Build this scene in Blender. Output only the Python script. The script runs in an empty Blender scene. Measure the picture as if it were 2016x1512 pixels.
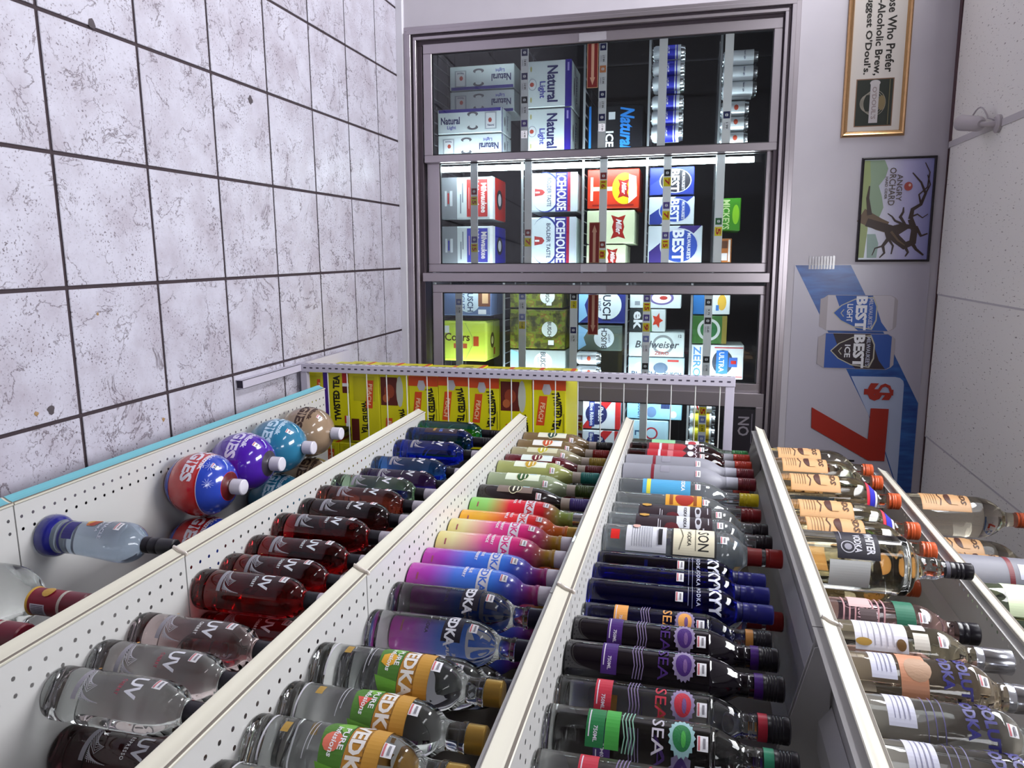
import bpy, math, random
from mathutils import Matrix, Vector
random.seed(7)
SC = bpy.context.scene
COL = SC.collection
PI = math.pi

# ------------------------------------------------------------------ camera
cam_d = bpy.data.cameras.new('camera')
cam_d.sensor_fit = 'HORIZONTAL'; cam_d.sensor_width = 36.0; cam_d.lens = 25.9615
cam_d.clip_start = 0.02; cam_d.clip_end = 60
cam = bpy.data.objects.new('camera', cam_d); COL.objects.link(cam)
cam.matrix_world = Matrix(((0.00618, -0.98450, -0.17536, 0.5344),
                           (0.23740, 0.17179, -0.95609, -1.4391),
                           (0.97139, -0.03572, 0.23478, 1.4205),
                           (0, 0, 0, 1)))
SC.camera = cam
# ------------------------------------------------------------------ world, exposure
w = bpy.data.worlds.new('world'); SC.world = w; w.use_nodes = True
w.node_tree.nodes['Background'].inputs[0].default_value = (0.55, 0.56, 0.6, 1)
w.node_tree.nodes['Background'].inputs[1].default_value = 0.3
SC.view_settings.view_transform = 'Standard'; SC.view_settings.look = 'None'
SC.view_settings.exposure = 0.22; SC.view_settings.gamma = 1.0
SC.view_settings.use_curve_mapping = False
SC.cycles.use_denoising = True
SC.cycles.max_bounces = 10; SC.cycles.transmission_bounces = 9; SC.cycles.glossy_bounces = 4
SC.cycles.use_adaptive_sampling = True; SC.cycles.adaptive_threshold = 0.035
SC.cycles.transparent_max_bounces = 16; SC.cycles.diffuse_bounces = 3
SC.cycles.sample_clamp_indirect = 4.0
CEIL = 2.42
# ceiling troffers of the shop, the third an added fill for the back wall: (x, y, watts); built as fixtures further down
TROFFERS = [(0.415, 0.24, 25), (0.415, -2.20, 9), (-1.415, 1.46, 46), (-1.415, -0.98, 10)]
LIGHT_COL = (0.985, 0.99, 1.0)
for (lx, ly, lw) in TROFFERS:
    ld = bpy.data.lights.new('troffer_light', 'AREA'); ld.shape = 'RECTANGLE'
    ld.size = 0.40; ld.size_y = 1.14; ld.energy = lw; ld.color = LIGHT_COL
    lo = bpy.data.objects.new('troffer_light', ld); COL.objects.link(lo)
    lo.location = (lx, ly, CEIL - 0.066)

# ------------------------------------------------------------------ helpers
def lin(c):
    c = c.lstrip('#'); o = []
    for i in (0, 2, 4):
        v = int(c[i:i+2], 16) / 255.0
        o.append(v / 12.92 if v <= 0.04045 else ((v + 0.055) / 1.055) ** 2.4)
    return (o[0], o[1], o[2], 1.0)
MATS = {}
def mat(name, col='#808080', rough=0.5, metal=0.0, trans=0.0, ior=1.45, emit=None, estr=0.0, coat=0.0, spec=0.5):
    if name in MATS: return MATS[name]
    m = bpy.data.materials.new(name); m.use_nodes = True
    b = m.node_tree.nodes['Principled BSDF']
    b.inputs['Base Color'].default_value = lin(col) if isinstance(col, str) else (*col, 1)
    b.inputs['Roughness'].default_value = rough; b.inputs['Metallic'].default_value = metal
    b.inputs['Transmission Weight'].default_value = trans; b.inputs['IOR'].default_value = ior
    b.inputs['Coat Weight'].default_value = coat; b.inputs['Specular IOR Level'].default_value = spec
    if emit:
        b.inputs['Emission Color'].default_value = lin(emit); b.inputs['Emission Strength'].default_value = estr
    MATS[name] = m; return m
def ink(h, rough=0.45):            # flat print / paper colour
    return mat('print_' + h.lstrip('#') + ('' if rough == 0.45 else '_%d' % int(rough*100)), h, rough)
def nodes(m):
    nt = m.node_tree; return nt, nt.nodes, nt.links, nt.nodes['Principled BSDF']
def ramp(nt, stops, interp='LINEAR'):
    r = nt.nodes.new('ShaderNodeValToRGB'); r.color_ramp.interpolation = interp
    while len(r.color_ramp.elements) < len(stops): r.color_ramp.elements.new(0.5)
    for e, (p, c) in zip(r.color_ramp.elements, stops):
        e.position = p; e.color = lin(c) if isinstance(c, str) else (c, c, c, 1)
    return r
def link(o, parent=None):
    COL.objects.link(o)
    if parent is not None: o.parent = parent
    return o
class MB:
    """collects faces; build() links them as one mesh object"""
    def __init__(s): s.v = []; s.f = []; s.m = []; s.mats = []
    def mi(s, m):
        if m not in s.mats: s.mats.append(m)
        return s.mats.index(m)
    def add(s, vs, fs, m):
        b = len(s.v); k = s.mi(m); s.v += [tuple(p) for p in vs]
        for f in fs: s.f.append(tuple(i + b for i in f)); s.m.append(k)
        return s
    def box(s, x0, x1, y0, y1, z0, z1, m, bev=0.0):
        if bev <= 0:
            vs = [(x, y, z) for z in (z0, z1) for y in (y0, y1) for x in (x0, x1)]
            return s.add(vs, [(0,2,3,1),(4,5,7,6),(0,1,5,4),(2,6,7,3),(0,4,6,2),(1,3,7,5)], m)
        # chamfered on all edges: 24 points, one corner triple each
        P = {}; vs = []
        for ix, x in enumerate((x0, x1)):
            for iy, y in enumerate((y0, y1)):
                for iz, z in enumerate((z0, z1)):
                    sx = bev if ix == 0 else -bev; sy = bev if iy == 0 else -bev; sz = bev if iz == 0 else -bev
                    P[(ix,iy,iz,'x')] = len(vs); vs.append((x, y+sy, z+sz))
                    P[(ix,iy,iz,'y')] = len(vs); vs.append((x+sx, y, z+sz))
                    P[(ix,iy,iz,'z')] = len(vs); vs.append((x+sx, y+sy, z))
        fs = []
        for i in (0, 1):
            fs.append([P[(i,0,0,'x')],P[(i,1,0,'x')],P[(i,1,1,'x')],P[(i,0,1,'x')]][::1 if i else -1])
            fs.append([P[(0,i,0,'y')],P[(1,i,0,'y')],P[(1,i,1,'y')],P[(0,i,1,'y')]][::-1 if i else 1])
            fs.append([P[(0,0,i,'z')],P[(1,0,i,'z')],P[(1,1,i,'z')],P[(0,1,i,'z')]][::1 if i else -1])
        for a in (0, 1):
            for b in (0, 1):
                fs.append([P[(a,b,0,'x')],P[(a,b,1,'x')],P[(a,b,1,'y')],P[(a,b,0,'y')]])
                fs.append([P[(a,0,b,'x')],P[(a,1,b,'x')],P[(a,1,b,'z')],P[(a,0,b,'z')]])
                fs.append([P[(0,a,b,'y')],P[(1,a,b,'y')],P[(1,a,b,'z')],P[(0,a,b,'z')]])
                for c in (0, 1): fs.append([P[(a,b,c,'x')],P[(a,b,c,'y')],P[(a,b,c,'z')]])
        return s.add(vs, fs, m)
    def lathe(s, prof, m, n=32, cx=0.0, cy=0.0):
        vs = []; fs = []; rings = []
        for (r, z) in prof:
            if r < 1e-6: rings.append([len(vs)]); vs.append((cx, cy, z))
            else:
                rings.append(list(range(len(vs), len(vs)+n)))
                vs += [(cx + r*math.cos(2*PI*i/n), cy + r*math.sin(2*PI*i/n), z) for i in range(n)]
        for a, b in zip(rings[:-1], rings[1:]):
            for i in range(n):
                j = (i+1) % n
                if len(a) == 1 and len(b) == 1: continue
                if len(a) == 1: fs.append((a[0], b[j], b[i]))
                elif len(b) == 1: fs.append((a[i], a[j], b[0]))
                else: fs.append((a[i], a[j], b[j], b[i]))
        return s.add(vs, fs, m)
    def prism(s, prof, axis, t0, t1, m, closed=True, cap=True):
        """prof: 2-D points; extruded along axis 'x'/'y'/'z'"""
        def P(a, b, t): return {'x': (t, a, b), 'y': (a, t, b), 'z': (a, b, t)}[axis]
        n = len(prof); vs = [P(a, b, t0) for a, b in prof] + [P(a, b, t1) for a, b in prof]
        fs = [(i, (i+1) % n, n+(i+1) % n, n+i) for i in range(n if closed else n-1)]
        if closed and cap: fs += [tuple(range(n))[::-1], tuple(range(n, 2*n))]
        return s.add(vs, fs, m)
    def tube(s, pts, r, m, n=8, cap=True):
        pts = [Vector(p) for p in pts]; vs = []; fs = []; k = len(pts)
        rr = r if isinstance(r, (list, tuple)) else [r]*k
        up = None
        for i, p in enumerate(pts):
            d = (pts[min(i+1, k-1)] - pts[max(i-1, 0)]).normalized()
            if up is None: up = Vector((0,0,1)) if abs(d.z) < 0.9 else Vector((1,0,0))
            a = d.cross(up).normalized(); b = a.cross(d).normalized(); up = b
            vs += [p + (a*math.cos(2*PI*j/n) + b*math.sin(2*PI*j/n))*rr[i] for j in range(n)]
        for i in range(k-1):
            for j in range(n):
                q = (j+1) % n; fs.append((i*n+j, i*n+q, (i+1)*n+q, (i+1)*n+j))
        if cap: fs += [tuple(range(n))[::-1], tuple(range((k-1)*n, k*n))]
        return s.add(vs, fs, m)
    def mesh(s, name, smooth=None):
        me = bpy.data.meshes.new(name); me.from_pydata(s.v, [], s.f)
        for m in s.mats: me.materials.append(m)
        if s.m: me.polygons.foreach_set('material_index', s.m)
        if smooth is not None:
            me.polygons.foreach_set('use_smooth', [True]*len(s.f))
            me.set_sharp_from_angle(angle=math.radians(smooth))
        me.update(); return me
    def build(s, name, parent=None, smooth=None, loc=None, rz=0.0):
        o = bpy.data.objects.new(name, s.mesh(name, smooth)); link(o, parent)
        if loc is not None: o.location = loc
        if rz: o.rotation_euler = (0, 0, rz)
        return o
def tag(o, label, cat, group=None):
    o['label'] = label; o['category'] = cat
    if group: o['group'] = group
    return o
def struct(o, label=None, cat=None):
    o['kind'] = 'structure'
    if label: o['label'] = label
    if cat: o['category'] = cat
    return o
def empty(name, loc, rz=0.0):
    o = bpy.data.objects.new(name, None); o.empty_display_size = 0.05; link(o)
    o.location = loc; o.rotation_euler = (0, 0, rz); return o

# ------------------------------------------------------------------ lettering
_TX = {}
def text_geo(body, bold=0.0, sp=1.0):
    key = (body, bold, sp)
    if key in _TX: return _TX[key]
    cu = bpy.data.curves.new('t', 'FONT'); cu.body = body; cu.size = 1.0; cu.resolution_u = 2
    cu.offset = bold; cu.space_character = sp; cu.fill_mode = 'FRONT'
    ob = bpy.data.objects.new('t', cu); COL.objects.link(ob)
    dg = bpy.context.evaluated_depsgraph_get(); me = ob.evaluated_get(dg).to_mesh()
    vs = [(v.co.x, v.co.y) for v in me.vertices]; fs = [tuple(p.vertices) for p in me.polygons]
    ob.evaluated_get(dg).to_mesh_clear()
    bpy.data.objects.remove(ob); bpy.data.curves.remove(cu)
    if vs:
        x0 = min(v[0] for v in vs); x1 = max(v[0] for v in vs); y0 = min(v[1] for v in vs); y1 = max(v[1] for v in vs)
    else: x0 = x1 = y0 = y1 = 0
    _TX[key] = (vs, fs, x0, x1, y0, y1); return _TX[key]
def subdiv(uv, fs, seg):
    """splits faces until none is wider than seg in u, so that they follow a curved surface"""
    uv = list(uv); out = []; cache = {}
    st = []
    for f in fs: st += [(f[0], f[k], f[k+1]) for k in range(1, len(f)-1)] if max(uv[i][0] for i in f)-min(uv[i][0] for i in f) > seg else [f]
    def mid(a, b):
        k = (min(a, b), max(a, b))
        if k not in cache: cache[k] = len(uv); uv.append(((uv[a][0]+uv[b][0])/2, (uv[a][1]+uv[b][1])/2))
        return cache[k]
    while st:
        f = st.pop()
        if len(f) > 3: out.append(f); continue
        e = max(((abs(uv[f[i]][0]-uv[f[(i+1) % 3]][0]), i) for i in range(3)))
        if e[0] <= seg: out.append(f); continue
        i = e[1]; a, b, c = f[i], f[(i+1) % 3], f[(i+2) % 3]; q = mid(a, b); st += [(a, q, c), (q, b, c)]
    return uv, out
class Print:
    """flat print wrapped onto a surface: mapf(u, v, e) -> point, e = height above the surface"""
    def __init__(s, mapf, seg=0.006, e0=0.0003, de=0.00018):
        s.mapf = mapf; s.seg = seg; s.e = e0; s.e0 = e0; s.de = de; s.b = MB(); s.done = []
    def next(s):            # start a separate sheet
        s.done.append(s.b); s.b = MB(); s.e = s.e0
    def _add(s, uv, fs, m):
        if s.seg < 0.02: uv, fs = subdiv(uv, fs, s.seg*1.3)
        s.b.add([s.mapf(u, v, s.e) for u, v in uv], fs, m); s.e += s.de
    def rect(s, u0, u1, v0, v1, m):
        n = max(1, int(abs(u1-u0)/s.seg)); k = max(1, int(abs(v1-v0)/0.03)) if s.seg < 0.02 else 1
        uv = [(u0+(u1-u0)*i/n, v0+(v1-v0)*j/k) for j in range(k+1) for i in range(n+1)]
        s._add(uv, [(j*(n+1)+i, j*(n+1)+i+1, (j+1)*(n+1)+i+1, (j+1)*(n+1)+i) for j in range(k) for i in range(n)], m)
    def ell(s, cu, cv, ru, rv, m, n=20, a0=0.0, spike=0.0):
        uv = [(cu, cv)]; fs = []
        for q in (0.5, 1.0):
            for i in range(n):
                k = q*(1 + (spike if (i % 2 and q == 1.0) else 0)); a = a0 + 2*PI*i/n
                uv.append((cu+ru*k*math.cos(a), cv+rv*k*math.sin(a)))
        for i in range(n):
            j = (i+1) % n
            fs += [(0, 1+i, 1+j), (1+i, 1+n+i, 1+n+j, 1+j)]
        s._add(uv, fs, m)
    def ring(s, cu, cv, ru, rv, w, m, n=28):
        uv = []; fs = []
        for i in range(n):
            a = 2*PI*i/n; c, d = math.cos(a), math.sin(a)
            uv += [(cu+ru*c, cv+rv*d), (cu+(ru-w)*c, cv+(rv-w)*d)]
        for i in range(n): j = (i+1) % n; fs.append((2*i, 2*j, 2*j+1, 2*i+1))
        s._add(uv, fs, m)
    def poly(s, pts, m):
        cu = sum(p[0] for p in pts)/len(pts); cv = sum(p[1] for p in pts)/len(pts); n = len(pts)
        s._add([(cu, cv)] + list(pts), [(0, 1+i, 1+(i+1) % n) for i in range(n)], m)
    def shape(s, pts, m):
        from mathutils.geometry import tessellate_polygon
        tr = tessellate_polygon([[Vector((p[0], p[1], 0)) for p in pts]])
        s._add(list(pts), [tuple(t) for t in tr], m)
    def line(s, pts, w, m):
        P = []
        for (a, b) in zip(pts[:-1], pts[1:]):
            n = max(1, int(abs(b[0]-a[0])/s.seg))
            P += [(a[0]+(b[0]-a[0])*i/n, a[1]+(b[1]-a[1])*i/n) for i in range(n)]
        P.append(pts[-1]); uv = []; k = len(P)
        ww = w if isinstance(w, (list, tuple)) else (w, w)
        for i, p in enumerate(P):
            a = P[max(i-1, 0)]; b = P[min(i+1, k-1)]; dx, dy = b[0]-a[0], b[1]-a[1]; L = math.hypot(dx, dy) or 1
            h = (ww[0] + (ww[1]-ww[0])*i/max(1, k-1))/2
            uv += [(p[0]-dy/L*h, p[1]+dx/L*h), (p[0]+dy/L*h, p[1]-dx/L*h)]
        s._add(uv, [(2*i, 2*i+1, 2*i+3, 2*i+2) for i in range(k-1)], m)
    def text(s, body, cu, cv, h, m, w=None, rot=0.0, bold=0.02, arc=0.0, sp=1.0, shear=0.0):
        vs, fs, x0, x1, y0, y1 = text_geo(body, bold, sp)
        if not vs: return
        sy = h/(y1-y0); sx = sy if w is None else w/(x1-x0); c, d = math.cos(rot), math.sin(rot); uv = []
        hw = (x1-x0)/2*sx
        for x, y in vs:
            a = (x-(x0+x1)/2)*sx; b = (y-(y0+y1)/2)*sy; a += shear*b
            if arc: b += arc*(1-(a/hw)**2)
            uv.append((cu+a*c-b*d, cv+a*d+b*c))
        s._add(uv, fs, m)
    def build(s, name='print', parent=None): return s.b.build(name, parent)
def flat_map(ox, oy, oz, ex=(1,0,0), ey=(0,0,1), n=(0,-1,0)):
    o = Vector((ox, oy, oz)); ex = Vector(ex); ey = Vector(ey); n = Vector(n)
    return lambda u, v, e: tuple(o + ex*u + ey*v + n*e)
WHITE = ink('#e9e9ee'); BLACK = ink('#14121a'); RED = ink('#b8201c'); YEL = ink('#e6d21c'); GOLDP = ink('#b78f3a')
GREYP = ink('#9a98a2'); CREAM = ink('#e8dfc4')

# ------------------------------------------------------------------ the wall frame
WY = -0.031458; YW = 2.0716
def wall_pt(s, off, z):
    return Vector((s*math.cos(WY) - off*math.sin(WY), YW + s*math.sin(WY) + off*math.cos(WY), z))

# ================================================================== THE SETTING
def wall_paint():
    m = mat('wall_paint', '#b9b4bd', 0.55); nt, N, L, b = nodes(m)
    t = N.new('ShaderNodeTexCoord'); n = N.new('ShaderNodeTexNoise'); n.inputs['Scale'].default_value = 3.0
    n.inputs['Detail'].default_value = 6
    r = ramp(nt, [(0.35, '#bdb8c1'), (0.7, '#c6c1c9')]); L.new(t.outputs['Object'], n.inputs['Vector'])
    L.new(n.outputs['Fac'], r.inputs['Fac']); L.new(r.outputs['Color'], b.inputs['Base Color'])
    return m
def tile_mat():
    m = mat('floor_tile_glaze', '#cfc8d2', 0.42); nt, N, L, b = nodes(m)
    t = N.new('ShaderNodeTexCoord'); oi = N.new('ShaderNodeObjectInfo')
    mul = N.new('ShaderNodeMath'); mul.operation = 'MULTIPLY'; mul.inputs[1].default_value = 37.0
    L.new(oi.outputs['Random'], mul.inputs[0])
    ad = N.new('ShaderNodeVectorMath'); ad.operation = 'ADD'
    L.new(t.outputs['Object'], ad.inputs[0]); L.new(mul.outputs[0], ad.inputs[1])
    def noise(sc, det, rough=0.6, dist=0.0):
        n = N.new('ShaderNodeTexNoise'); n.inputs['Scale'].default_value = sc; n.inputs['Detail'].default_value = det
        n.inputs['Roughness'].default_value = rough; n.inputs['Distortion'].default_value = dist
        L.new(ad.outputs[0], n.inputs['Vector']); return n
    base = ramp(nt, [(0.3, '#aaa3b0'), (0.55, '#bdbac8'), (0.75, '#c6c4d2')]); L.new(noise(9, 5).outputs['Fac'], base.inputs['Fac'])
    # veins: the zero crossing of a distorted noise, broken up by a second noise
    v = noise(6.0, 7, 0.62, 0.5); vs = N.new('ShaderNodeMath'); vs.operation = 'SUBTRACT'; vs.inputs[1].default_value = 0.5
    va = N.new('ShaderNodeMath'); va.operation = 'ABSOLUTE'; L.new(v.outputs['Fac'], vs.inputs[0]); L.new(vs.outputs[0], va.inputs[0])
    vr = ramp(nt, [(0.0, 0.85), (0.0035, 0.6), (0.010, 0.0)]); L.new(va.outputs[0], vr.inputs['Fac'])
    vm = ramp(nt, [(0.44, 0.0), (0.52, 1.0)]); L.new(noise(8, 2).outputs['Fac'], vm.inputs['Fac'])
    vv = N.new('ShaderNodeMath'); vv.operation = 'MULTIPLY'; L.new(vr.outputs['Color'], vv.inputs[0]); L.new(vm.outputs['Color'], vv.inputs[1])
    # pits
    pr = ramp(nt, [(0.59, 0.0), (0.64, 0.85)]); L.new(noise(170, 3, 0.6, 0.2).outputs['Fac'], pr.inputs['Fac'])
    pm = ramp(nt, [(0.40, 0.15), (0.58, 1.0)]); L.new(noise(11, 3).outputs['Fac'], pm.inputs['Fac'])
    pp = N.new('ShaderNodeMath'); pp.operation = 'MULTIPLY'; L.new(pr.outputs['Color'], pp.inputs[0]); L.new(pm.outputs['Color'], pp.inputs[1])
    mx = N.new('ShaderNodeMath'); mx.operation = 'MAXIMUM'; L.new(vv.outputs[0], mx.inputs[0]); L.new(pp.outputs[0], mx.inputs[1])
    c = N.new('ShaderNodeMixRGB'); L.new(mx.outputs[0], c.inputs['Fac']); L.new(base.outputs['Color'], c.inputs['Color1'])
    c.inputs['Color2'].default_value = lin('#55474e'); L.new(c.outputs['Color'], b.inputs['Base Color'])
    bp = N.new('ShaderNodeBump'); bp.inputs['Strength'].default_value = 0.35; bp.inputs['Distance'].default_value = 0.002; bp.invert = True
    L.new(mx.outputs[0], bp.inputs['Height']); L.new(bp.outputs['Normal'], b.inputs['Normal'])
    return m
def ceiling_mat():
    m = mat('mineral_fibre_panel', '#c4c0c4', 0.85); nt, N, L, b = nodes(m)
    t = N.new('ShaderNodeTexCoord'); mp = N.new('ShaderNodeMapping'); mp.inputs['Scale'].default_value = (1.0, 0.30, 1.0)
    L.new(t.outputs['Object'], mp.inputs['Vector'])
    n = N.new('ShaderNodeTexNoise'); n.inputs['Scale'].default_value = 150; n.inputs['Detail'].default_value = 2
    L.new(mp.outputs[0], n.inputs['Vector'])
    r = ramp(nt, [(0.655, '#f3f1ec'), (0.70, '#a09894')]); L.new(n.outputs['Fac'], r.inputs['Fac'])
    L.new(r.outputs['Color'], b.inputs['Base Color'])
    return m
GROUT = mat('grout', '#3b3036', 0.9)
TILE = tile_mat(); PAINT = wall_paint(); CEILM = ceiling_mat()
BAR = mat('ceiling_bar_white', '#c9c5c8', 0.5)
PLEN = mat('plenum_dark', '#2a2225', 0.9)

# floor: grout bed with single tiles set in it
fl = struct(MB().box(-3.6, 2.7, -4.4, 2.25, -0.06, -0.004, GROUT).build('floor'))
P = 0.3048; g = 0.0046
tb = MB().box(g, P-g, g, P-g, -0.004, 0.0, TILE, bev=0.0012).mesh('tile')
for j in range(-8, 8):
    for i in range(-11, 7):
        o = bpy.data.objects.new('tile', tb); link(o, fl); o.location = (j*P, i*P, random.uniform(-0.0004, 0.0002))
# trodden-in gum and specks on the tiles
GUM = mat('old_gum', '#4a4248', 0.7); GUM2 = mat('brown_speck', '#9a7a52', 0.7)
for (x, y, r, m) in [(-0.012, 0.157, 0.012, GUM), (0.042, 0.81, 0.013, GUM), (0.882, -0.083, 0.011, GUM), (0.884, -0.122, 0.006, GUM2), (0.677, 0.083, 0.004, GUM2), (0.986, 0.278, 0.006, GUM2)]:
    b = MB(); n = 11
    rr = [r*random.uniform(0.75, 1.2) for _ in range(n)]
    vs = [(0, 0, 0.0012)] + [(rr[k]*0.6*math.cos(2*PI*k/n), rr[k]*0.6*math.sin(2*PI*k/n), 0.001) for k in range(n)] + [(rr[k]*math.cos(2*PI*k/n), rr[k]*math.sin(2*PI*k/n), 0.0002) for k in range(n)]
    b.add(vs, [(0, 1+k, 1+(k+1) % n) for k in range(n)] + [(1+k, 1+n+k, 1+n+(k+1) % n, 1+(k+1) % n) for k in range(n)], m)
    b.build('gum_spot', fl, smooth=60, loc=(x, y, 0.0))

# walls
def wall_box(name, s0, s1, z0, z1, m=PAINT, o0=0.0, o1=0.10):
    return (s0, s1, o0, o1, z0, z1, m)
CS0, CS1, CZ0, CZ1 = -0.500, 1.80, 0.045, 1.800      # cooler opening
b = MB()
for s0, s1, z0, z1 in [(-3.7, CS0, 0, 2.6), (CS1, 2.75, 0, 2.6), (CS0, CS1, CZ1, 2.6), (CS0, CS1, 0, CZ0)]:
    b.box(s0, s1, 0.0, 0.10, z0, z1, PAINT)
struct(b.build('wall_back', loc=(0, YW, 0), rz=WY))
FAR = mat('far_wall_paint', '#8a8078', 0.7)
struct(MB().box(-3.7, -3.6, -4.4, 2.2, 0, 2.6, FAR).build('wall_left'))
struct(MB().box(2.7, 2.8, -4.4, 2.2, 0, 2.6, FAR).build('wall_right'))
struct(MB().box(-3.7, 2.8, -4.5, -4.4, 0, 2.6, FAR).build('wall_front'))
BASEM = mat('baseboard_white', '#cfcdd6', 0.35)
struct(MB().prism([(-0.014, 0.0), (0.0, 0.0), (0.0, 0.036), (-0.009, 0.036), (-0.014, 0.030)], 'x', -3.6, 2.7, BASEM).build('baseboard_back', loc=(0, YW, 0), rz=WY))

# suspended ceiling: panels in a bar grid, dark plenum above
ce = struct(MB().box(-3.7, 2.8, -4.5, 2.3, CEIL+0.12, CEIL+0.16, PLEN).build('ceiling'))
xs = [0.11 + 0.61*k for k in range(-6, 5)]; ys = [-4.25, -4.03, -2.81, -1.59, -0.37, 0.85, 2.09]
cells = [(x, -1) for x in ()]
tro = [(t[0], t[1]) for t in TROFFERS]
for a in range(len(xs)-1):
    for c in range(len(ys)-1):
        x0, x1, y0, y1 = xs[a], xs[a+1], ys[c], ys[c+1]
        if any(x0 < tx < x1 and y0 < ty < y1 for tx, ty in tro): continue
        if c == len(ys)-2:
            yy = YW + math.tan(WY)*(x0+x1)/2
            y1 = yy - (0.034 if x1 < 0.2 else 0.012)
        MB().box(x0+0.002, x1-0.002, y0+0.002, y1, CEIL, CEIL+0.015, CEILM).build('ceiling_panel', ce)
for x in xs:
    seam = abs(x-0.72) < 0.01 or abs(x-1.33) < 0.01
    hw = 0.0035 if seam else 0.012
    MB().box(x-hw, x+hw, -4.25, 2.055 if x < 0.2 else 2.03, CEIL-(0.0008 if seam else 0.004), CEIL+0.03, BAR).build('grid_bar', ce)
for y in ys[1:-1]: MB().box(-3.55, 2.6, y-0.012, y+0.012, CEIL-0.004, CEIL+0.028, BAR).build('grid_bar', ce)
# dark strip painting the shadow gap along the panel edge
GAP_SH = mat('shadow_gap_brown', '#5a4146', 0.6)
tb1 = MB(); tb1.box(-3.5, 0.10, -0.033, 0.0, CEIL-0.0025, CEIL+0.001, GAP_SH); tb1.box(0.125, 2.6, -0.009, 0.0, CEIL-0.0025, CEIL+0.001, GAP_SH)
struct(tb1.build('gap_shade_1', loc=(0, YW, 0), rz=WY))
# lamps
LENS = mat('troffer_lens', '#ffffff', 0.3, emit='#f2f6ff', estr=4.0); TFR = mat('troffer_frame', '#d8d8da', 0.4)
names = ['ceiling light panel above the tiled aisle', 'ceiling light panel behind the camera over the aisle', 'added fill light panel on the ceiling close to the cooler wall', 'ceiling light panel over the left part of the tiled floor']
for (tx, ty, tw), lb in zip(TROFFERS, names):
    t = tag(empty('ceiling_light', (tx, ty, CEIL)), lb, 'light', 'ceiling light panels')
    fb = MB()
    fb.box(-0.303, 0.303, -0.60, 0.60, -0.003, 0.02, TFR)
    for q in ((-0.22, 0.22, -0.60, -0.580), (-0.22, 0.22, 0.580, 0.60)): fb.box(q[0], q[1], q[2], q[3], -0.064, -0.003, TFR)
    fb.build('frame', t)
    MB().prism([(-0.215, -0.003), (-0.215, -0.040), (-0.195, -0.062), (0.195, -0.062), (0.215, -0.040), (0.215, -0.003)], 'y', -0.579, 0.579, LENS).build('lens', t)

# ================================================================== THE COOLER
ALU = mat('brushed_aluminium', '#b3abb2', 0.32, metal=0.85)
ALUD = mat('dark_anodised_track', '#4a4148', 0.45, metal=0.6)
LINER = mat('cooler_liner', '#3c363d', 0.7)
GASK = mat('black_gasket', '#16131a', 0.6)
STRIPM = mat('price_strip_plastic', '#fafafc', 0.35)
SHELFW = mat('shelf_wire_white', '#d5dade', 0.4); SHELFD = mat('shelf_wire_grey', '#4a474e', 0.5)
TUBE = mat('cooler_tube_glow', '#ffffff', 0.3, emit='#e8fbff', estr=36.0)
def glass_pane_mat():
    m = bpy.data.materials.new('door_glass'); m.use_nodes = True; nt = m.node_tree; N = nt.nodes; L = nt.links
    N.remove(N['Principled BSDF']); out = N['Material Output']
    tr = N.new('ShaderNodeBsdfTransparent'); tr.inputs[0].default_value = (0.93, 0.95, 0.95, 1)
    gl = N.new('ShaderNodeBsdfGlossy'); gl.inputs['Roughness'].default_value = 0.02
    fr = N.new('ShaderNodeFresnel'); fr.inputs['IOR'].default_value = 1.5
    mx = N.new('ShaderNodeMixShader'); L.new(fr.outputs[0], mx.inputs[0]); L.new(tr.outputs[0], mx.inputs[1]); L.new(gl.outputs[0], mx.inputs[2])
    L.new(mx.outputs[0], out.inputs['Surface']); return m
PANE = glass_pane_mat()
def add_translucent(m, col, f):
    nt, N, L, b_ = nodes(m); out = N['Material Output']; tl = N.new('ShaderNodeBsdfTranslucent'); tl.inputs[0].default_value = lin(col)
    mx = N.new('ShaderNodeMixShader'); mx.inputs[0].default_value = f; L.new(b_.outputs[0], mx.inputs[1]); L.new(tl.outputs[0], mx.inputs[2]); L.new(mx.outputs[0], out.inputs['Surface'])
add_translucent(STRIPM, '#f0f2fa', 0.12)
cooler = tag(empty('beverage_cooler', (0, YW, 0), WY), 'built-in cooler with sliding glass doors in aluminium frame on the back wall', 'cooler')
def ring_frame(b, s0, s1, z0, z1, wd, o0, o1, m, bz=None):
    bz = wd if bz is None else bz
    b.box(s0, s0+wd, o0, o1, z0, z1, m, bev=0.0015); b.box(s1-wd, s1, o0, o1, z0, z1, m, bev=0.0015)
    b.box(s0+wd, s1-wd, o0, o1, z1-wd, z1, m, bev=0.0015); b.box(s0+wd, s1-wd, o0, o1, z0, z0+bz, m, bev=0.0015)
fb = MB()
ring_frame(fb, -0.520, 1.82, 0.036, 1.818, 0.020, -0.006, 0.02, ALU)
ring_frame(fb, -0.500, 1.80, 0.056, 1.798, 0.018, -0.022, 0.02, ALU)
ring_frame(fb, -0.482, 1.782, 0.074, 1.780, 0.012, -0.010, 0.06, ALUD)
ring_frame(fb, -0.470, 1.770, 0.086, 1.768, 0.014, -0.018, 0.06, ALU)
fb.build('frame', cooler)
tk = MB(); ring_frame(tk, -0.456, 1.756, 0.100, 1.756, 0.022, 0.004, 0.10, ALUD); tk.build('door_track', cooler)
MB().box(0.632, 0.674, -0.012, 0.09, 0.115, 1.745, ALU, bev=0.002).build('centre_post', cooler)
lb = MB()
lb.box(-0.9, 2.3, 1.30, 1.34, -0.02, 2.05, LINER); lb.box(-0.94, -0.9, 0.10, 1.34, -0.02, 2.05, LINER); lb.box(2.3, 2.34, 0.10, 1.34, -0.02, 2.05, LINER)
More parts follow.
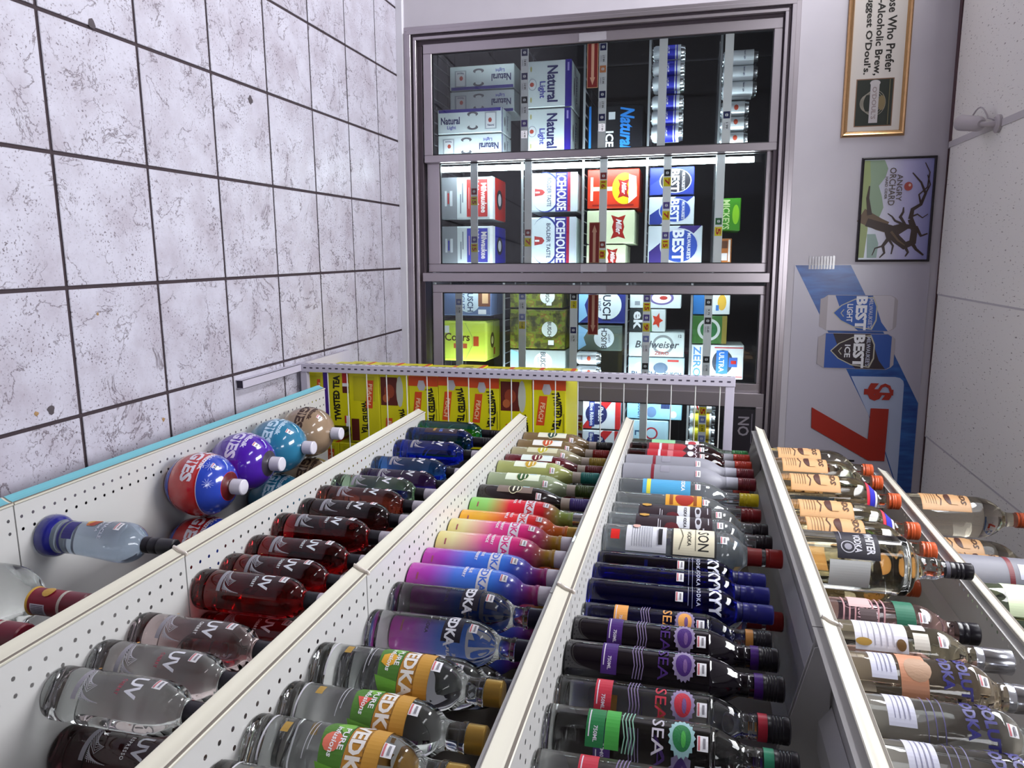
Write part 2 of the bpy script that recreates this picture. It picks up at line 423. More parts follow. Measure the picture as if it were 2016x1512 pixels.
lb.box(-0.9, 2.3, 0.10, 1.30, 2.0, 2.05, LINER); lb.box(-0.9, 2.3, 0.10, 1.30, 0.10, 0.125, LINER)
lb.build('liner', cooler)
# inside shelving: levels per bay
LEVELS = [(-0.46, 0.63, (0.145, 0.600, 0.897, 1.195, 1.508)), (0.68, 1.75, (0.148, 0.508, 0.858, 1.115, 1.418))]
for s0, s1, zs in LEVELS:
    for z in zs:
        b = MB()
        b.box(s0, s1, 0.088, 0.094, z-0.010, z, SHELFW)
        for k in range(int((s1-s0)/0.055)):
            x = s0 + 0.02 + 0.055*k
            b.box(x, x+0.004, 0.094, 0.60, z-0.006, z-0.001, SHELFD)
        b.box(s0, s1, 0.35, 0.354, z-0.011, z-0.006, SHELFD); b.box(s0, s1, 0.596, 0.60, z-0.010, z, SHELFD)
        b.build('wire_shelf', cooler)
    for s in (s0+0.006, s1-0.016):
        MB().box(s, s+0.010, 0.60, 0.612, 0.125, 1.80, LINER).build('shelf_post', cooler)
# lamps behind the door stiles
for s in (-0.452, 0.128, 0.655, 1.172):
    b = MB(); b.tube([(s, 0.082, 0.19), (s, 0.082, 1.66)], 0.013, TUBE, n=10)
    t = b.build('lamp_tube', cooler, smooth=60)
    MB().box(s-0.016, s+0.016, 0.072, 0.092, 0.150, 0.188, GASK).build('lamp_holder', t)
    MB().box(s-0.016, s+0.016, 0.072, 0.092, 1.662, 1.700, GASK).build('lamp_holder', t)
# price strips: list of z, tags (s, kind, text)
def strip(parent, s0, s1, z, off, tags):
    b = MB(); b.box(s0, s1, off, off+0.004, z-0.018, z+0.018, STRIPM)
    o = b.build('price_strip', parent)
    P_ = Print(flat_map(0, off, z))
    for (s, kind, tx) in tags:
        if kind == 'Y':
            P_.rect(s-0.020, s+0.020, -0.016, 0.016, YEL); P_.text(tx, s, 0.0, 0.021, RED, w=0.030, bold=0.03)
        elif kind == 'y':
            P_.rect(s-0.018, s+0.018, -0.015, 0.015, YEL); P_.text(tx, s, 0.0, 0.010, BLACK, w=0.026)
        elif kind == 'W':
            P_.rect(s-0.017, s+0.017, -0.015, 0.015, WHITE); P_.text(tx, s, 0.002, 0.010, BLACK, w=0.026); P_.rect(s-0.012, s+0.012, -0.010, -0.008, GREYP)
        else:
            c = {'B': ink('#20245c'), 'b': ink('#8088c4'), 'k': ink('#1c1a22'), 'r': ink('#8c2a2a'), 'g': ink('#2d6a3a'), 'v': ink('#5a4a94'), 'o': ink('#d88a5a')}[kind]
            P_.rect(s-0.015, s+0.015, -0.014, 0.014, c); P_.ell(s, 0, 0.007, 0.007, WHITE, n=10); P_.rect(s-0.011, s+0.011, -0.001, 0.001, c)
    if tags: P_.build('price_tag', o)      # the tags' flat print, one sheet per strip
def door(s0, s1, z0, z1, g0, g1, gz0, gz1, off, strips, arrow=None):
    b = MB(); t = 0.024
    b.box(s0, g0, off, off+t, z0, z1, ALU, bev=0.002); b.box(g1, s1, off, off+t, z0, z1, ALU, bev=0.002)
    b.box(g0, g1, off, off+t, gz1, z1, ALU, bev=0.002); b.box(g0, g1, off, off+t, z0, gz0, ALU, bev=0.002)
    for q in ((g0, g0+0.004, gz0, gz1), (g1-0.004, g1, gz0, gz1), (g0, g1, gz0, gz0+0.004), (g0, g1, gz1-0.004, gz1)):
        b.box(q[0], q[1], off+0.004, off+0.02, q[2], q[3], GASK)
    d = b.build('sliding_door', cooler)
    MB().box(g0, g1, off+0.009, off+0.0095, gz0, gz1, PANE).build('pane', d)
    for z, tags in strips: strip(d, g0+0.004, g1-0.004, z, off+0.013, tags)
    if arrow:
        a0, a1, az0, az1, dr = arrow
        P_ = Print(flat_map(0, off+0.0088, 0)); m = (az0+az1)/2; h = az1-az0
        P_.rect(a0, a1, az0, az1, ink('#8a6a50')); P_.rect(a0+0.003, a1-0.003, az0+0.003, az1-0.003, ink('#520706'))
        tip, tail = (a1-0.012, a0+0.004) if dr > 0 else (a0+0.012, a1-0.004)
        P_.line([(tail, m), (tip-dr*0.03, m)], h*0.26, ink('#8c6c5a'))
        P_.poly([(tip, m), (tip-dr*0.034, m+h*0.24), (tip-dr*0.034, m-h*0.24)], ink('#8c6c5a'))
        P_.build('arrow_sticker', d)
    return d
door(-0.440, 0.104, 0.128, 1.748, -0.396, 0.070, 0.171, 1.714, 0.002,
     [(0.622, [(-0.375,'B',''),(-0.33,'W','14.99'),(-0.27,'B',''),(-0.225,'W','14.99'),(-0.165,'k',''),(-0.12,'W','9.99'),(-0.06,'v',''),(-0.01,'W','14.99')]),
      (0.985, [(-0.375,'B',''),(-0.325,'W','17.99'),(-0.28,'o',''),(-0.23,'W','17.99'),(-0.17,'B',''),(-0.125,'W','17.99'),(-0.07,'B',''),(-0.025,'W','17.99')]),
      (1.252, []), (1.533, [(-0.055,'B',''),(-0.01,'W','1.99')])], (-0.398+0.004, -0.200, 0.914, 0.964, 1))
door(0.078, 0.628, 0.130, 1.742, 0.104, 0.588, 0.193, 1.711, 0.034,
     [(0.365, [(0.24,'r',''),(0.285,'Y','15'),(0.47,'v',''),(0.51,'Y','15')]), (0.634, [(0.44,'r',''),(0.485,'Y','7')]),
      (0.993, [(0.185,'r',''),(0.225,'Y','16'),(0.50,'r',''),(0.545,'Y','8')]), (1.284, [(0.18,'k',''),(0.22,'Y','7'),(0.325,'v',''),(0.37,'Y','7'),(0.46,'v',''),(0.50,'Y','15')]),
      (1.518, [(0.40,'g',''),(0.445,'Y','5')])], (0.396, 0.585, 0.931, 0.981, -1))
door(0.688, 1.184, 0.150, 1.742, 0.728, 1.136, 0.200, 1.713, 0.034,
     [(0.282, [(0.775,'b',''),(0.815,'W','15.99')]), (0.607, [(0.745,'b',''),(0.79,'W','16.49'),(0.845,'b',''),(0.885,'y','17.49')]),
      (0.861, [(0.745,'k',''),(0.782,'y','17.49'),(0.905,'B',''),(0.945,'W','16.79')]), (1.208, [(0.75,'v',''),(0.79,'Y','15'),(0.84,'v',''),(0.885,'Y','9'),(0.94,'b',''),(0.985,'W','11.99'),(1.07,'k',''),(1.11,'W','6.49')]),
      (1.488, [(0.765,'k',''),(0.81,'W','9.79'),(0.85,'k',''),(0.89,'W','10.49'),(1.03,'k',''),(1.07,'W','17.99')])], (0.733, 0.925, 0.931, 0.981, 1))
door(1.176, 1.748, 0.128, 1.748, 1.240, 1.700, 0.171, 1.714, 0.002,
     [(0.634, []), (0.901, [(1.33,'r',''),(1.37,'Y','16'),(1.42,'r','')]), (1.208, []), (1.480, [(1.27,'Y','5'),(1.31,'b',''),(1.35,'y','5.99'),(1.40,'b',''),(1.44,'y','5.99')])])
# clear tape holding the arrow stickers to the door rails
TAPE = mat('clear_tape', '#d8d4dc', 0.15, trans=0.6)
for s, z, off in ((-0.418, 0.938, 0.0), (0.608, 0.956, 0.032), (0.708, 0.956, 0.032)):
    b = MB(); b.box(s-0.018, s+0.018, off-0.0006, off+0.0006, z-0.062, z+0.062, TAPE); b.build('tape', cooler)

# ------------------------------------------------------------------ goods in the cooler
def carton(name, label, s0, s1, z0, z1, off, depth, base, fn=None, cat='carton', group='beer cases in the cooler', top=None, bev=0.003, side=None):
    sc = (s0+s1)/2; wd = (s1-s0)/2 - 0.0012; h = z1-z0
    b = MB(); m = base if not isinstance(base, str) else ink(base, 0.35)
    b.box(-wd, wd, 0, depth, 0, h, m, bev=bev)
    off += 0.05; o = b.build(name); o.location = wall_pt(sc, off, z0); o.rotation_euler = (0, 0, WY)
    tag(o, label, cat, group)
    if fn:
        P_ = Print(flat_map(0, 0, 0), seg=1.0); fn(P_, wd*2, h); P_.build('front_print', o)
    if top:
        P_ = Print(flat_map(0, 0, h, ex=(1,0,0), ey=(0,1,0), n=(0,0,1)), seg=1.0); top(P_, wd*2, depth); P_.build('top_print', o)
    # closing flap seam along the top edge
    sb = MB(); sb.box(-wd*0.98, wd*0.98, depth*0.48, depth*0.485, h, h+0.0006, ink('#55505a')); sb.build('flap_seam', o)
    return o
PUR = ink('#2c1b86'); NAVY = ink('#23245e')
def nat_end(up):
    def fn(P, w, h):
        r = PI/2 if up else -PI/2; sg = 1 if up else -1
        P.rect(-w/2*0.98 if up else w/2*0.72, -w/2*0.72 if up else w/2*0.98, 0.006, h-0.006, PUR)
        P.text('Natural', -0.004*sg, h/2 - sg*h*0.30, w*0.30, NAVY, w=h*0.30, rot=r, bold=0.03)
        P.text('Light', w*0.26*sg, h/2 - sg*h*0.28, w*0.18, ink('#4a4bb0'), w=h*0.14, rot=r)
        for q in (-1, 1): P.ell(q*w*0.27, h/2 + sg*h*0.05, w*0.10, h*0.085, ink('#5d5a62'), n=16); P.ell(q*w*0.22, h/2+sg*h*0.05, w*0.08, h*0.05, ink('#dfe6ea'), n=14)
        P.rect(-w*0.32, w*0.36, h/2+sg*h*0.24 if up else h/2+sg*h*0.42, h/2+sg*h*0.42 if up else h/2+sg*h*0.24, ink('#aab0bc'))
        P.rect(-w*0.28, w*0.32, h/2+sg*h*0.26 if up else h/2+sg*h*0.40, h/2+sg*h*0.40 if up else h/2+sg*h*0.26, WHITE)
        P.ell(0, h/2+sg*h*0.32, w*0.10, h*0.028, ink('#b0402c'), n=8); P.text('Natural', w*0.20*sg, h/2+sg*h*0.33, w*0.09, NAVY, w=h*0.10, rot=r)
    return fn
def nat_front(P, w, h):
    P.rect(-w/2, w/2, h*0.86, h, PUR); P.rect(-w*0.44, -w*0.26, h*0.91, h*0.95, ink('#a89ce0'))
    P.text('Natural', 0.0, h*0.58, h*0.24, NAVY, w=w*0.78, bold=0.03); P.text('Light', w*0.12, h*0.34, h*0.17, ink('#3c3da6'), w=w*0.36)
    P.ell(0, h*0.13, w*0.13, h*0.10, ink('#aeb6c2')); P.ell(0, h*0.13, w*0.11, h*0.08, WHITE); P.ell(0, h*0.12, w*0.05, h*0.05, ink('#b0402c'), n=8)
    for q in (-0.33, 0.33): P.ell(w*q, h*0.10, w*0.06, h*0.02, ink('#b9b070'), n=10)
BOXW = '#dfe8ec'
def nat_top(P, w, d): P.rect(-w/2, w/2, 0.0, 0.012, PUR); P.ell(0, d*0.3, w*0.2, d*0.06, ink('#5d5a62')); P.text('Natural', 0, d*0.6, d*0.12, NAVY, w=w*0.6)
carton('beer_case', 'white and purple beer case stood on end at back left of cooler floor', -0.427, -0.306, 0.147, 0.492, 0.30, 0.24, BOXW, nat_end(False))
carton('beer_case', 'white and purple beer case on end behind the two front cases', -0.302, -0.190, 0.147, 0.492, 0.30, 0.24, BOXW, nat_end(False))
carton('beer_case', 'white beer case with purple left edge at front of cooler floor', -0.172, -0.052, 0.147, 0.478, 0.10, 0.19, BOXW, nat_end(True), top=nat_top)
carton('beer_case', 'white beer case with upside-down lettering beside the first door frame', -0.049, 0.062, 0.147, 0.478, 0.10, 0.19, BOXW, nat_end(False), top=nat_top)
carton('beer_case', 'left of two white beer cases with purple lettering on the second cooler shelf', -0.372, -0.156, 0.602, 0.820, 0.10, 0.27, BOXW, nat_front, top=nat_top)
carton('beer_case', 'right of two white beer cases with purple lettering on the second cooler shelf', -0.152, 0.058, 0.602, 0.818, 0.10, 0.27, BOXW, nat_front, top=nat_top)
def natice(P, w, h):
    P.text('Natural', 0.0, h*0.72, h*0.26, ink('#2f7fd6'), w=w*0.86, bold=0.035, shear=0.2); P.text('ICE', w*0.22, h*0.40, h*0.15, WHITE, w=w*0.34, bold=0.03)
    P.rect(-w*0.36, -w*0.20, h*0.38, h*0.50, ink('#cfd3da')); P.rect(-w/2, w/2, h*0.02, h*0.06, ink('#2f7fd6')); P.line([(-w*0.4, h*0.2), (-w*0.1, h*0.3), (w*0.05, h*0.18)], 0.006, ink('#8a9098'))
carton('beer_case', 'black beer case with slanted blue lettering on the third cooler shelf', -0.155, 0.060, 0.899, 1.158, 0.12, 0.26, '#1b1a20', natice)
def redblue(c, c2):
    def fn(P, w, h):
        P.rect(-w*0.5, w*0.5, 0.0, h*0.31, ink('#85878f')); P.rect(-w*0.5, w*0.5, h*0.94, h, WHITE)
        P.rect(-w*0.18, w*0.18, h*0.07, h*0.11, ink('#c9ccd4')); P.rect(-w*0.18, w*0.18, h*0.17, h*0.22, ink('#c9ccd4')); P.rect(-w*0.13, w*0.13, h*0.125, h*0.155, ink(c))
        P.rect(-w*0.36, w*0.10, h*0.41, h*0.43, ink('#6a6d7c')); P.rect(-w*0.10, w*0.36, h*0.37, h*0.39, ink('#6a6d7c'))
        P.poly([(-w*0.44, h*0.50), (w*0.44, h*0.50), (w*0.44, h*0.90), (-w*0.44, h*0.90)], ink(c)); P.text('Milwaukee', 0, h*0.66, h*0.15, ink('#d8cfd0'), w=w*0.80, bold=0.03)
        P.rect(-w*0.25, w*0.25, h*0.535, h*0.55, ink('#c88a8a')); P.text('Milwaukee', 0, h*0.83, h*0.11, ink('#d8cfd0'), w=w*0.7, bold=0.03)
    def top(P, w, d):
        P.rect(-w*0.5, w*0.5, 0.0, d*0.16, WHITE); P.rect(-w*0.5, w*0.5, d*0.16, d*0.95, ink(c2)); P.ell(0, d*0.5, w*0.24, d*0.22, ink('#2a2430')); P.ell(0, d*0.5, w*0.15, d*0.12, WHITE)
    return fn, top
f1, t1 = redblue('#a8231f', '#d0200f'); f2, t2 = redblue('#33339a', '#2424a8')
carton('beer_case', 'grey and red beer case on cooler floor behind the second door', 0.150, 0.362, 0.147, 0.420, 0.14, 0.27, '#c9d0d4', f1, top=t1, bev=0.008)
carton('beer_case', 'grey and blue beer case on cooler floor beside the red one', 0.394, 0.590, 0.147, 0.420, 0.14, 0.27, '#c9d0d4', f2, top=t2, bev=0.008)
def icehouse(P, w, h):
    P.rect(-w*0.5, w*0.5, h*0.80, h*0.86, ink('#a01838')); P.rect(-w*0.5, w*0.5, h*0.86, h, ink('#c6ccd8'))
    P.ell(0, h*0.36, w*0.52, h*0.30, ink('#2a3a8c'), n=30); P.ell(0, h*0.34, w*0.49, h*0.285, ink('#dbe6ee'), n=30)
    P.rect(-w*0.5, w*0.5, h*0.56, h*0.80, ink('#2f2a86')); P.text('ICEHOUSE', 0, h*0.68, h*0.19, WHITE, w=w*0.94, bold=0.03)
    P.text('BOLDER TASTE', 0, h*0.43, h*0.085, ink('#47506e'), w=w*0.74); P.poly([(-w*0.10, h*0.14), (w*0.10, h*0.14), (w*0.07, h*0.30), (0, h*0.35), (-w*0.07, h*0.30)], ink('#b03a3a')); P.rect(-w*0.02, w*0.02, h*0.15, h*0.24, WHITE)
carton('beer_case', 'pale blue beer case with broad lettering, nearer the lamp tube', 0.142, 0.332, 0.602, 0.850, 0.14, 0.26, '#dbe6ee', icehouse, bev=0.008)
carton('beer_case', 'pale blue beer case with broad lettering, nearer the centre post', 0.356, 0.588, 0.602, 0.846, 0.14, 0.26, '#dbe6ee', icehouse, bev=0.008)
def bowtie(P, cu, cv, a, c=ink('#9c1a16')):
    P.shape([(cu-a, cv+a*0.62), (cu-a*0.45, cv+a*0.40), (cu, cv+a*0.52), (cu+a*0.45, cv+a*0.40), (cu+a, cv+a*0.62), (cu+a*0.80, cv), (cu+a, cv-a*0.62), (cu+a*0.45, cv-a*0.40), (cu, cv-a*0.52), (cu-a*0.45, cv-a*0.40), (cu-a, cv-a*0.62), (cu-a*0.80, cv)], c)
    P.text('Miller', cu, cv+a*0.05, a*0.5, WHITE, w=a*1.2, shear=0.3)
def mill_r(P, w, h):
    P.rect(-w*0.05, w*0.05, h*0.10, h*0.55, ink('#f2e9c9')); P.rect(-w*0.30, w*0.30, h*0.06, h*0.11, ink('#f4efe2')); P.ell(0, h*0.72, w*0.40, h*0.24, ink('#e4c21c'), n=26)
    P.poly([(-w*0.36, h*0.80), (-w*0.30, h*0.94), (w*0.20, h*0.96), (w*0.38, h*0.80)], WHITE); bowtie(P, 0, h*0.70, w*0.24); P.rect(w*0.40, w*0.44, h*0.1, h*0.9, ink('#8a1210'))
def mill_y(P, w, h):
    bowtie(P, 0, h*0.66, w*0.36); P.ell(0, h*0.28, w*0.10, h*0.06, ink('#d8d240')); P.ell(w*0.05, h*0.36, w*0.05, h*0.05, ink('#6a5a3a'), n=8)
carton('beer_case', 'red beer case printed with a foaming goblet beside the lamp tube', 0.134, 0.322, 0.899, 1.148, 0.14, 0.28, '#c4341a', mill_r)
carton('beer_case', 'pale yellow beer case with red bow-tie logo, larger of two', 0.329, 0.490, 0.899, 1.130, 0.14, 0.28, '#dfe7c4', mill_y)
carton('beer_case', 'low pale yellow beer case with red logo beside the centre post', 0.494, 0.618, 0.899, 1.090, 0.14, 0.28, '#dfe7c4', mill_y)
def best(bg, st, ac):
    def fn(P, w, h):
        P.poly([(-w*0.5, h*0.98), (-w*0.5, h*0.60), (w*0.15, h*0.02), (w*0.5, h*0.02), (w*0.5, h*0.25)], ink(st))
        P.ell(0, h*0.58, w*0.44, h*0.36, ink('#c9cddc'), n=24); P.ell(0, h*0.58, w*0.41, h*0.335, ink(ac), n=24)
        P.text('BEST', 0, h*0.56, h*0.22, WHITE, w=w*0.80, bold=0.035); P.text("MILWAUKEE'S", 0, h*0.76, h*0.07, WHITE, w=w*0.64); P.rect(-w*0.2, w*0.2, h*0.30, h*0.34, ink('#b8b0a0'))
    return fn
carton('beer_case', 'dark blue beer case with shield logo beside the lamp tube', 0.134, 0.264, 1.197, 1.404, 0.14, 0.26, '#2b3a94', best('', '#3e4eac', '#241f2c'))
carton('beer_case', 'white and blue beer case with shield logo, middle of three', 0.271, 0.402, 1.197, 1.408, 0.14, 0.26, '#d5dde6', best('', '#2e3e94', '#2e4aa4'))
carton('beer_case', 'tall white and blue beer case with shield logo by the centre post', 0.407, 0.598, 1.197, 1.450, 0.14, 0.26, '#d5dde6', best('', '#3a2a74', '#2e4aa4'))
def mick(P, w, h): P.text("MICKEYS", 0, h*0.40, h*0.30, ink('#c9dca0'), w=w*0.9, bold=0.02); P.ell(0, h*0.8, w*0.3, h*0.14, ink('#8cc820'))
carton('beer_case', 'small green bottle pack on the top cooler shelf', 0.284, 0.436, 1.510, 1.620, 0.14, 0.16, '#3f8a1c', mick)
def reflection_print(P, w, h):
    P.rect(-w*0.4, -w*0.1, h*0.25, h*0.75, ink('#5a3420')); P.rect(w*0.1, w*0.4, h*0.25, h*0.75, ink('#d9cfd0')); P.rect(-w*0.45, w*0.45, h*0.80, h*0.92, ink('#e8e0da'))
carton('reflection_block', 'small brown block imitating a reflection in the door glass beside the centre post', 0.470, 0.585, 1.510, 1.585, 0.12, 0.12, '#a9632f', reflection_print)  # solid printed block standing in for a reflection in the glass
# third door
def busch(bg, up=True, oneline=True):
    def fn(P, w, h):
        P.ell(0, h*0.60, min(w, h)*0.40, min(w, h)*0.40, ink('#d9e2e8'), n=26); P.text('BUSCH', 0, h*0.60, min(w, h)*0.22, ink('#23283c'), w=min(w, h)*0.84, bold=0.02, rot=0 if up else PI)
        P.text('LIGHT', 0, h*0.60-min(w, h)*0.2*(1 if up else -1), min(w, h)*0.09, ink('#5a6480'), rot=0 if up else PI); P.poly([(-w*0.5, h*0.02), (w*0.5, h*0.02), (w*0.3, h*0.20), (0, h*0.14), (-w*0.3, h*0.24)], ink('#8fc0e6'))
    return fn
def camo_mat():
    m = mat('camo_print', '#5c6426', 0.4); nt, N, L, b = nodes(m)
    t = N.new('ShaderNodeTexCoord'); n = N.new('ShaderNodeTexNoise'); n.inputs['Scale'].default_value = 22; n.inputs['Detail'].default_value = 3
    r = ramp(nt, [(0.0, '#2e3018'), (0.42, '#4c4a22'), (0.5, '#66701f'), (0.58, '#7c5a2c'), (0.63, '#7f8a2c')], 'CONSTANT')
    L.new(t.outputs['Object'], n.inputs['Vector']); L.new(n.outputs['Fac'], r.inputs['Fac']); L.new(r.outputs['Color'], b.inputs['Base Color']); return m
CAMO = camo_mat()
def camo_print(P, w, h):
    P.ell(w*0.0, h*0.72, h*0.14, h*0.14, ink('#d5dcd8'), n=24); P.text('BUSCH', 0, h*0.72, h*0.07, ink('#2a2e2a'), w=h*0.27, bold=0.02)
    P.rect(w*0.28, w*0.40, h*0.70, h*0.80, WHITE)
    for k in range(3): P.ell((k-1)*w*0.2, h*0.22, w*0.08, w*0.08, ink('#cfd6d2'), n=16)
def coors_s(P, w, h):
    P.ell(0, h*0.55, w*0.40, w*0.40, ink('#c8d6e2'), n=26); P.text('LIGHT', 0, h*0.42, w*0.16, ink('#34508a'), w=w*0.6, bold=0.02); P.text('BUSCH', 0, h*0.58, w*0.2, ink('#22355e'), w=w*0.74, bold=0.02)
    P.rect(-w*0.5, w*0.2, h*0.74, h*0.98, ink('#7a4a34')); P.rect(-w*0.3, w*0.1, h*0.82, h*0.94, ink('#e0b48a')); P.rect(w*0.3, w*0.45, h*0.74, h*0.9, WHITE)
def coors_b(P, w, h):
    P.text('Coors', -w*0.10, h*0.34, w*0.20, ink('#4a3014'), w=h*0.56, bold=0.02, rot=PI/2); P.rect(w*0.06, w*0.18, h*0.26, h*0.56, ink('#b05030')); P.rect(-w*0.12, w*0.12, h*0.70, h*0.82, ink('#b0401c')); P.rect(-w*0.38, -w*0.2, h*0.05, h*0.16, WHITE)
    P.line([(-w*0.45, h*0.52), (-w*0.1, h*0.68), (w*0.1, h*0.68), (w*0.45, h*0.52)], 0.003, ink('#9ab05a'))
def coors_bt(P, w, d): P.ell(0, d*0.4, w*0.2, d*0.14, ink('#4a3420')); P.ell(0, d*0.4, w*0.1, d*0.08, ink('#e8e29a')); P.rect(w*0.2, w*0.38, d*0.5, d*0.6, ink('#b0401c'))
carton('beer_case', 'silver blue beer case showing a bright can picture at bottom of third door', 0.690, 0.850, 0.150, 0.416, 0.12, 0.26, '#5c6e96', coors_s, bev=0.006)
carton('beer_case', 'bright yellow beer case on cooler floor behind the third door', 0.876, 1.087, 0.150, 0.392, 0.12, 0.27, '#cfe052', coors_b, top=coors_bt, bev=0.010)
carton('beer_case', 'camouflage beer case beside the centre post', 0.690, 0.806, 0.510, 0.780, 0.14, 0.26, CAMO, camo_print)
carton('beer_case', 'camouflage beer case, wider of two on the same shelf', 0.814, 1.014, 0.510, 0.796, 0.14, 0.26, CAMO, camo_print)
carton('beer_case', 'grey camouflage can pack with open handle at right end of shelf', 1.019, 1.140, 0.510, 0.800, 0.14, 0.26, '#9aa2a0', busch('#', True))
carton('beer_case', 'deep blue beer case with white round badge beside the centre post', 0.696, 0.880, 0.860, 1.100, 0.14, 0.24, '#2c3478', busch('#'), bev=0.008)
carton('beer_case', 'olive and blue beer case set upside down beside the deep blue one', 0.888, 1.016, 0.860, 1.082, 0.14, 0.24, '#56625e', busch('#', False))
def he_p(P, w, h): P.ell(0, h*0.62, w*0.34, h*0.24, ink('#6a5a94'), n=24); P.ell(0, h*0.62, w*0.26, h*0.19, WHITE, n=24); P.ell(0, h*0.66, w*0.10, h*0.08, ink('#b03a34'), n=10); P.rect(w*0.16, w*0.36, h*0.10, h*0.20, ink('#8a8f9a'))
def he_e(P, w, h):
    P.rect(-w*0.5, w*0.5, 0, h*0.52, ink('#2a3034')); P.text('ek', 0, h*0.26, h*0.30, WHITE, w=w*0.8, bold=0.03); P.ell(0, h*0.78, w*0.36, h*0.16, ink('#c23a20'), n=10, a0=PI/2, spike=-0.5); P.poly([(-w*0.5, h*0.56), (w*0.5, h*0.52), (w*0.5, h*0.64), (-w*0.5, h*0.60)], ink('#4d7a44'))
def budz(P, w, h):
    P.ell(0, h*0.62, w*0.40, h*0.19, ink('#8a8f92'), n=24); P.ell(0, h*0.62, w*0.30, h*0.15, ink('#d9e3e4'), n=24); P.text('Budweiser', 0, h*0.52, w*0.30, ink('#4a4d55'), w=h*0.78, rot=PI/2, shear=0.25)
    P.text('ZERO', w*0.36, h*0.60, w*0.14, ink('#a04038'), w=h*0.26, rot=PI/2); P.text('12', -w*0.36, h*0.92, w*0.12, ink('#50535c'), rot=PI/2)
def bl_p(P, w, h):
    P.text('BUSCH', w*0.30, h*0.28, w*0.24, ink('#2c3550'), w=h*0.44, rot=PI/2, bold=0.03); P.ell(w*0.0, h*0.25, w*0.3, h*0.14, ink('#b9cfdc')); P.ell(0, h*0.58, w*0.26, h*0.13, ink('#4a5a70')); P.text('BUSCH', w*0.30, h*0.80, w*0.20, ink('#2c3550'), w=h*0.30, rot=PI/2)
    P.rect(-w*0.4, -w*0.3, h*0.70, h*0.90, ink('#b03a34'))
carton('beer_case', 'white beer case with a purple round badge on the fourth shelf', 0.700, 0.802, 1.117, 1.362, 0.14, 0.24, '#d2dade', he_p)
carton('beer_case', 'dark and white beer pack with a red star and large ek letters', 0.805, 0.916, 1.117, 1.290, 0.14, 0.20, '#cfd8da', he_e)
carton('beer_case', 'white beer case with script lettering running up its front', 0.918, 1.039, 1.117, 1.384, 0.14, 0.24, '#d5dfe0', budz)
carton('beer_case', 'silver blue beer case with large sideways letters by the door stile', 1.041, 1.146, 1.117, 1.388, 0.14, 0.24, '#a9c0cc', bl_p)
def mod_p(P, w, h): P.rect(-w*0.5, w*0.5, 0, h*0.35, ink('#2f6cae')); P.rect(-w*0.5, -w*0.1, h*0.30, h*0.48, ink('#d8b04a')); P.ell(w*0.05, h*0.78, w*0.30, h*0.12, ink('#dcae40')); P.rect(w*0.15, w*0.36, h*0.62, h*0.70, ink('#3f78c0'))
def ath_p(P, w, h): P.ring(0, h*0.48, w*0.40, w*0.40, w*0.10, ink('#d0d4d2')); P.ell(0, h*0.48, w*0.28, w*0.28, ink('#2a6a3a')); P.rect(-w*0.2, w*0.2, h*0.44, h*0.50, ink('#8ab890')); P.rect(-w*0.5, w*0.5, h*0.86, h, ink('#8a7a34'))
def ult_p(P, w, h):
    P.text('ZERO', -w*0.0, h*0.11, h*0.15, ink('#4a84c8'), w=w*0.9, bold=0.02); P.rect(-w*0.44, -w*0.41, h*0.44, h*0.98, ink('#c03038')); P.rect(w*0.41, w*0.44, h*0.44, h*0.98, ink('#c03038'))
    P.ell(0, h*0.60, w*0.36, h*0.20, ink('#3a3f4c')); P.rect(-w*0.34, w*0.34, h*0.48, h*0.70, ink('#2f74c8')); P.text('ULTRA', 0, h*0.58, h*0.10, WHITE, w=w*0.58, rot=0); P.rect(-w*0.14, w*0.14, h*0.72, h*0.88, ink('#3a62b4')); P.rect(-w*0.05, w*0.05, h*0.76, h*0.86, RED)
carton('beer_case', 'white and blue beer case with gold badge on top shelf of third door', 0.700, 0.828, 1.420, 1.590, 0.14, 0.20, '#dde3e6', mod_p)
carton('beer_case', 'green beer pack with a large white ring', 0.833, 0.969, 1.420, 1.580, 0.14, 0.20, '#3d6a34', ath_p)
carton('beer_case', 'white beer case with blue label and red lines at end of top shelf', 0.973, 1.140, 1.420, 1.664, 0.14, 0.22, '#e2e6ea', ult_p)
def pbr(P, w, h):
    P.rect(w*0.0, w*0.5, 0, h*0.0+0.001, RED); P.poly([(-w*0.5, h*0.62), (w*0.5, h*0.12), (w*0.5, h*0.34), (-w*0.5, h*0.84)], ink('#c02a2c')); P.rect(-w*0.5, w*0.5, h*0.88, h, ink('#c02a2c'))
    P.ell(0, h*0.46, w*0.36, w*0.36, ink('#262a5c'), n=26); P.text('Pabst', 0, h*0.56, w*0.17, WHITE, w=w*0.5, shear=0.2, bold=0.02); P.rect(-w*0.42, w*0.42, h*0.30, h*0.42, ink('#34418c')); P.text('Blue Ribbon', 0, h*0.36, w*0.12, WHITE, w=w*0.76, bold=0.02)
carton('beer_case', 'white, red and navy beer case behind the fourth door, nearer the door stile', 1.258, 1.412, 0.860, 1.086, 0.12, 0.24, '#dde0e8', pbr)
carton('beer_case', 'white, red and navy beer case farther right behind the fourth door', 1.418, 1.560, 0.860, 1.084, 0.12, 0.24, '#dde0e8', pbr)
def lblue(P, w, h): P.ell(0, h*0.72, w*0.38, h*0.14, ink('#a8d4ee')); P.rect(-w*0.4, -w*0.1, h*0.62, h*0.78, ink('#33406a')); P.ell(w*0.1, h*0.45, w*0.3, h*0.09, ink('#6a86b0')); P.text('BUSCH', 0, h*0.25, h*0.10, ink('#3b5a90'), w=w*0.8); P.ell(w*0.2, h*0.85, w*0.2, h*0.06, WHITE)
def cbox(P, w, h): P.ring(0, h*0.6, w*0.24, w*0.24, w*0.06, ink('#b02a38')); P.text('L', 0, h*0.3, h*0.2, ink('#3a5a7a'))
